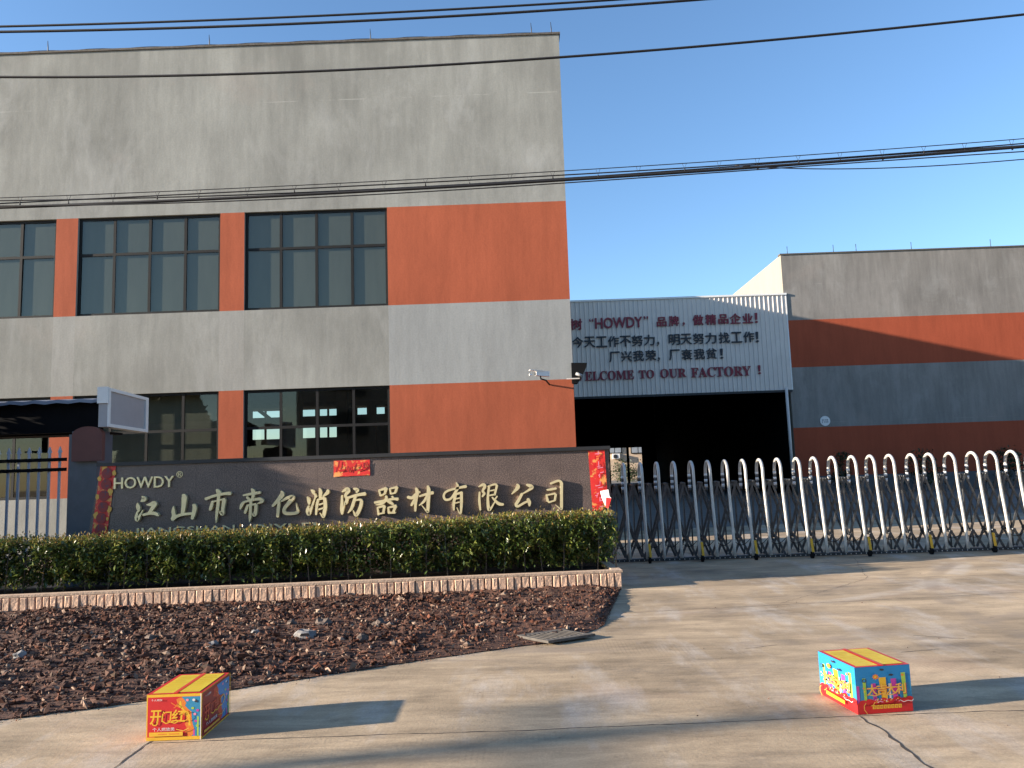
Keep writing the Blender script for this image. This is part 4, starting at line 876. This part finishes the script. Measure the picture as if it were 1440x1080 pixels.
def carton(label, bl, br, back, height, base):
    bl, br, back = Vector((*bl, 0)), Vector((*br, 0)), Vector((*back, 0)); u = br-bl; v = Vector((-u.y, u.x, 0)).normalized()*back.length
    c_ = bl+u/2+v/2; t_ = thing('firework_carton', label, 'box', (c_.x, c_.y, 0), 'cardboard firework cartons on the drive'); hz = Vector((0, 0, height)); z0 = Vector((0, 0, .003))
    bm = bmesh.new(); V = [bm.verts.new(q_) for q_ in (bl+z0, br+z0, br+v+z0, bl+v+z0, bl+hz, br+hz, br+v+hz, bl+v+hz)]
    for q_ in ((0, 3, 2, 1), (4, 5, 6, 7), (0, 1, 5, 4), (1, 2, 6, 5), (2, 3, 7, 6), (3, 0, 4, 7)): bm.faces.new([V[i] for i in q_])
    bmesh.ops.bevel(bm, geom=list(bm.edges), offset=.003, segments=2, affect='EDGES', profile=.5); me = bpy.data.meshes.new('cardboard_shell'); bm.to_mesh(me); bm.free(); me.materials.append(M[base])
    o = bpy.data.objects.new('cardboard_shell', me); COL.objects.link(o); o.parent = t_; o.matrix_parent_inverse = Matrix.Translation(-t_.location)
    T = Art(bl+hz, u, v); T.rect(.0, 1., .0, 1., 'p_red')
    for q_ in (0, 1):
        a0, a1 = (.07, .465) if q_ == 0 else (.545, .93); T.rect(a0, a1, .05, .95, 'p_olive' if base == 'p_red' else 'p_olive'); rnd = random.Random(q_+5)
        for r_ in range(9): T.rect(a0+.03, a0+.03+rnd.uniform(.2, .32), .1+r_*.09, .115+r_*.09, 'p_yel')
    T.rect(.475, .535, .004, .996, 'p_brick'); T.build('top_flaps', t_)
    return t_, bl, br, u, v, hz
H1 = P(283.7, 974.5, 4.985).z
t1, bl, br, u, v, hz = carton('red firework carton with yellow top and blue corner, in front of the bark litter', (-2.387, 4.978), (-2.045, 4.985), (0, .485), H1, 'p_red')
def red_art(a_, nm, par, shaded_side=False):  # side face takes darker inks, painting its shade into the print
    a_.rect(.0, 1., .0, 1., 'p_yel'); a_.rect(.012 if shaded_side else .02, .985, .03 if shaded_side else .075, .985 if shaded_side else .94, 'p_drk' if shaded_side else 'p_red')
    edge = [(.075, .80), (.12, .83), (.18, .88), (.28, .86), (.38, .82), (.50, .80), (.58, .82), (.66, .76), (.74, .70), (.80, .72), (.88, .68), (.935, .66)]
    a_.strip([(b, x_-(.14 if shaded_side else .02), .985) for b, x_ in edge], 'p_sky' if not shaded_side else 'p_blue')
    rnd = random.Random(4)
    fl_ = [(.075, .74, .82), (.12, .76, .86), (.18, .70, .88), (.24, .74, .87), (.34, .70, .84), (.42, .74, .83), (.5, .72, .82), (.6, .60, .82), (.66, .66, .76), (.74, .52, .70), (.80, .56, .72), (.88, .54, .68), (.92, .60, .64)]
    a_.strip([(b, x_-(.14 if shaded_side else 0), y_-(.14 if shaded_side else 0)) for b, x_, y_ in fl_], 'p_orange' if not shaded_side else 'p_brick')
    if not shaded_side: a_.strip([(.3, .76, .81), (.4, .77, .80), (.55, .72, .78), (.64, .66, .70), (.74, .58, .64), (.84, .60, .63)], 'p_yel')
    for ax_, b, k in ((.74, .86, 'p_pink'), (.84, .68, 'p_green'), (.88, .55, 'p_pink'), (.93, .63, 'p_mag'), (.9, .83, 'p_dark'), (.86, .86, 'p_white'), (.90, .40, 'p_mag'), (.93, .3, 'p_green')): a_.disc(ax_, b, .028, k, 10)
    a_.rect(.925, .955, .08, .5, 'p_green'); a_.rect(.86, .885, .08, .22, 'p_mag')
    ty = 'p_brick' if shaded_side else 'p_yel'; a_.text('开', .07, .27, .36, .66, ty, .03, .1); a_.text('门', .28, .46, .41, .63, ty, .03, .1); a_.text('红', .46, .72, .40, .66, ty, .03, .1)
    a_.curve([(.10, .40), (.13, .34), (.18, .335), (.21, .38), (.19, .42)], .022, 'p_yel'); a_.curve([(.30, .42), (.36, .37), (.44, .40), (.52, .37), (.6, .42), (.7, .40)], .02, 'p_yel')
    a_.text('个人燃放类', .12, .52, .205, .285, 'p_white', .005); a_.text('个人燃放', .085, .29, .86, .905, 'p_white', .01)
    a_.rect(.06, .6 if shaded_side else .67, .095, .15 if shaded_side else .185, 'p_gold' if shaded_side else 'p_yel'); a_.rect(.22, .38, .13, .15, 'p_orange'); a_.rect(.42, .6, .13, .15, 'p_orange')
    a_.curve([(.6, .56), (.75, .62), (.8, .50), (.72, .42)], .02, 'p_yel'); a_.curve([(.45, .82), (.55, .74), (.50, .70)], .015, 'p_orange'); a_.curve([(.55, .24), (.68, .20), (.78, .26)], .018, 'p_gold')
    a_.rect(.985, 1.0, .0, 1.0, 'p_white' if not shaded_side else 'p_yel'); a_.build(nm, par)
red_art(Art(bl+Vector((0, 0, .003)), u, hz-Vector((0, 0, .003))), 'printed_front', t1); red_art(Art(br+Vector((0, 0, .003)), v, hz-Vector((0, 0, .003))), 'printed_side', t1, True)
sd_ = Art(bl+v+Vector((0, 0, .003)), -v, hz-Vector((0, 0, .003))); sd_.rect(.02, .98, .02, .98, 'p_yel'); sd_.rect(.03, .97, .08, .935, 'p_blue'); sd_.rect(.55, .97, .08, .935, 'p_drk'); sd_.text('开门红', .58, .94, .36, .62, 'p_yel', .02); sd_.build('printed_side', t1)  # unseen side; blue print added to cut red glow on the ground
H2 = P(1200.5, 939, 5.06).z
t2, bl, br, u, v, hz = carton('blue firework carton with red base and gold lettering, on the drive at right', (2.074, 5.059), (2.44, 5.102), (0, .463), H2, 'p_blue')
def blue_art(a_, nm, par):
    a_.strip([(.0, 0, 1), (.28, 0, 1)], 'p_red'); a_.strip([(.28, 0, 1), (.62, 0, 1)], 'p_sky'); a_.rect(0, 1, .62, 1, 'p_blue')
    a_.rect(0, .05, .22, .6, 'p_mag' if nm == 'printed_front' else 'p_sky')
    for x_, wd, b1, k in ((.15, .06, .76, 'p_green'), (.32, .08, .64, 'p_mag'), (.49, .13, .76, 'p_yel'), (.69, .10, .72, 'p_mag'), (.87, .08, .84, 'p_green'), (.41, .04, .6, 'p_blue'), (.6, .04, .62, 'p_white'), (.27, .03, .5, 'p_sky'), (.79, .03, .46, 'p_blue')): a_.strip([(.24, x_-wd*.3, x_+wd*.5), (b1, x_-wd*.6, x_+wd*.4)], k)
    a_.strip([(.2, .0, 1.0), (.245, .0, 1.0)], 'p_red')
    for x_, y_ in ((.1, .25), (.22, .27), (.34, .25), (.47, .28), (.6, .26), (.72, .29), (.84, .26), (.94, .28)): a_.disc(x_, y_, .07, 'p_red', 12, asp=.7)
    rnd = random.Random(8)
    for _ in range(30): a_.disc(rnd.uniform(.25, .75), rnd.uniform(.24, .31), .012, rnd.choice(('p_yel', 'p_gold', 'p_white', 'p_pink')), 6)
    for x_, y_, r_, k in ((.34, .79, .065, 'p_orange'), (.34, .79, .03, 'p_yel'), (.13, .72, .05, 'p_dark'), (.13, .72, .03, 'p_sky'), (.11, .56, .022, 'p_orange'), (.83, .80, .03, 'p_orange'), (.12, .49, .018, 'p_yel')): a_.disc(x_, y_, r_, k, 16, .35)
    for x_, y_ in ((.46, .93), (.62, .81)): a_.poly([(x_-.05, y_), (x_-.02, y_+.03), (x_+.03, y_+.025), (x_+.05, y_-.005), (x_+.01, y_-.02)], 'p_dark')
    for q_, x0_ in zip('大吉大利', (.17, .345, .515, .69)):
        a_.text(q_, x0_-.008, x0_+.188, .40, .625, 'p_brick', .035); a_.text(q_, x0_, x0_+.178, .412, .632, 'p_gold', .028)
    a_.curve([(.18, .43), (.3, .39), (.42, .43), (.5, .40), (.62, .40), (.72, .46)], .018, 'p_gold')
    for q_ in range(8):
        x_ = .24+q_*.066; a_.rect(x_, x_+.058, .115, .195, 'p_yel'); a_.rect(x_+.012, x_+.045, .165, .175, 'p_brick'); a_.rect(x_+.024, x_+.034, .128, .16, 'p_brick')
    a_.curve([(.13, .03), (.08, .12), (.08, .20), (.12, .26)], .012, 'p_gold'); a_.curve([(.2, .19), (.25, .21), (.28, .27)], .012, 'p_gold'); a_.curve([(.74, .28), (.8, .235), (.88, .26), (.95, .24), (.98, .28)], .012, 'p_white'); a_.build(nm, par)
blue_art(Art(bl+Vector((0, 0, .003)), u, hz-Vector((0, 0, .003))), 'printed_front', t2); blue_art(Art(bl+v+Vector((0, 0, .003)), -v, hz-Vector((0, 0, .003))), 'printed_side', t2)
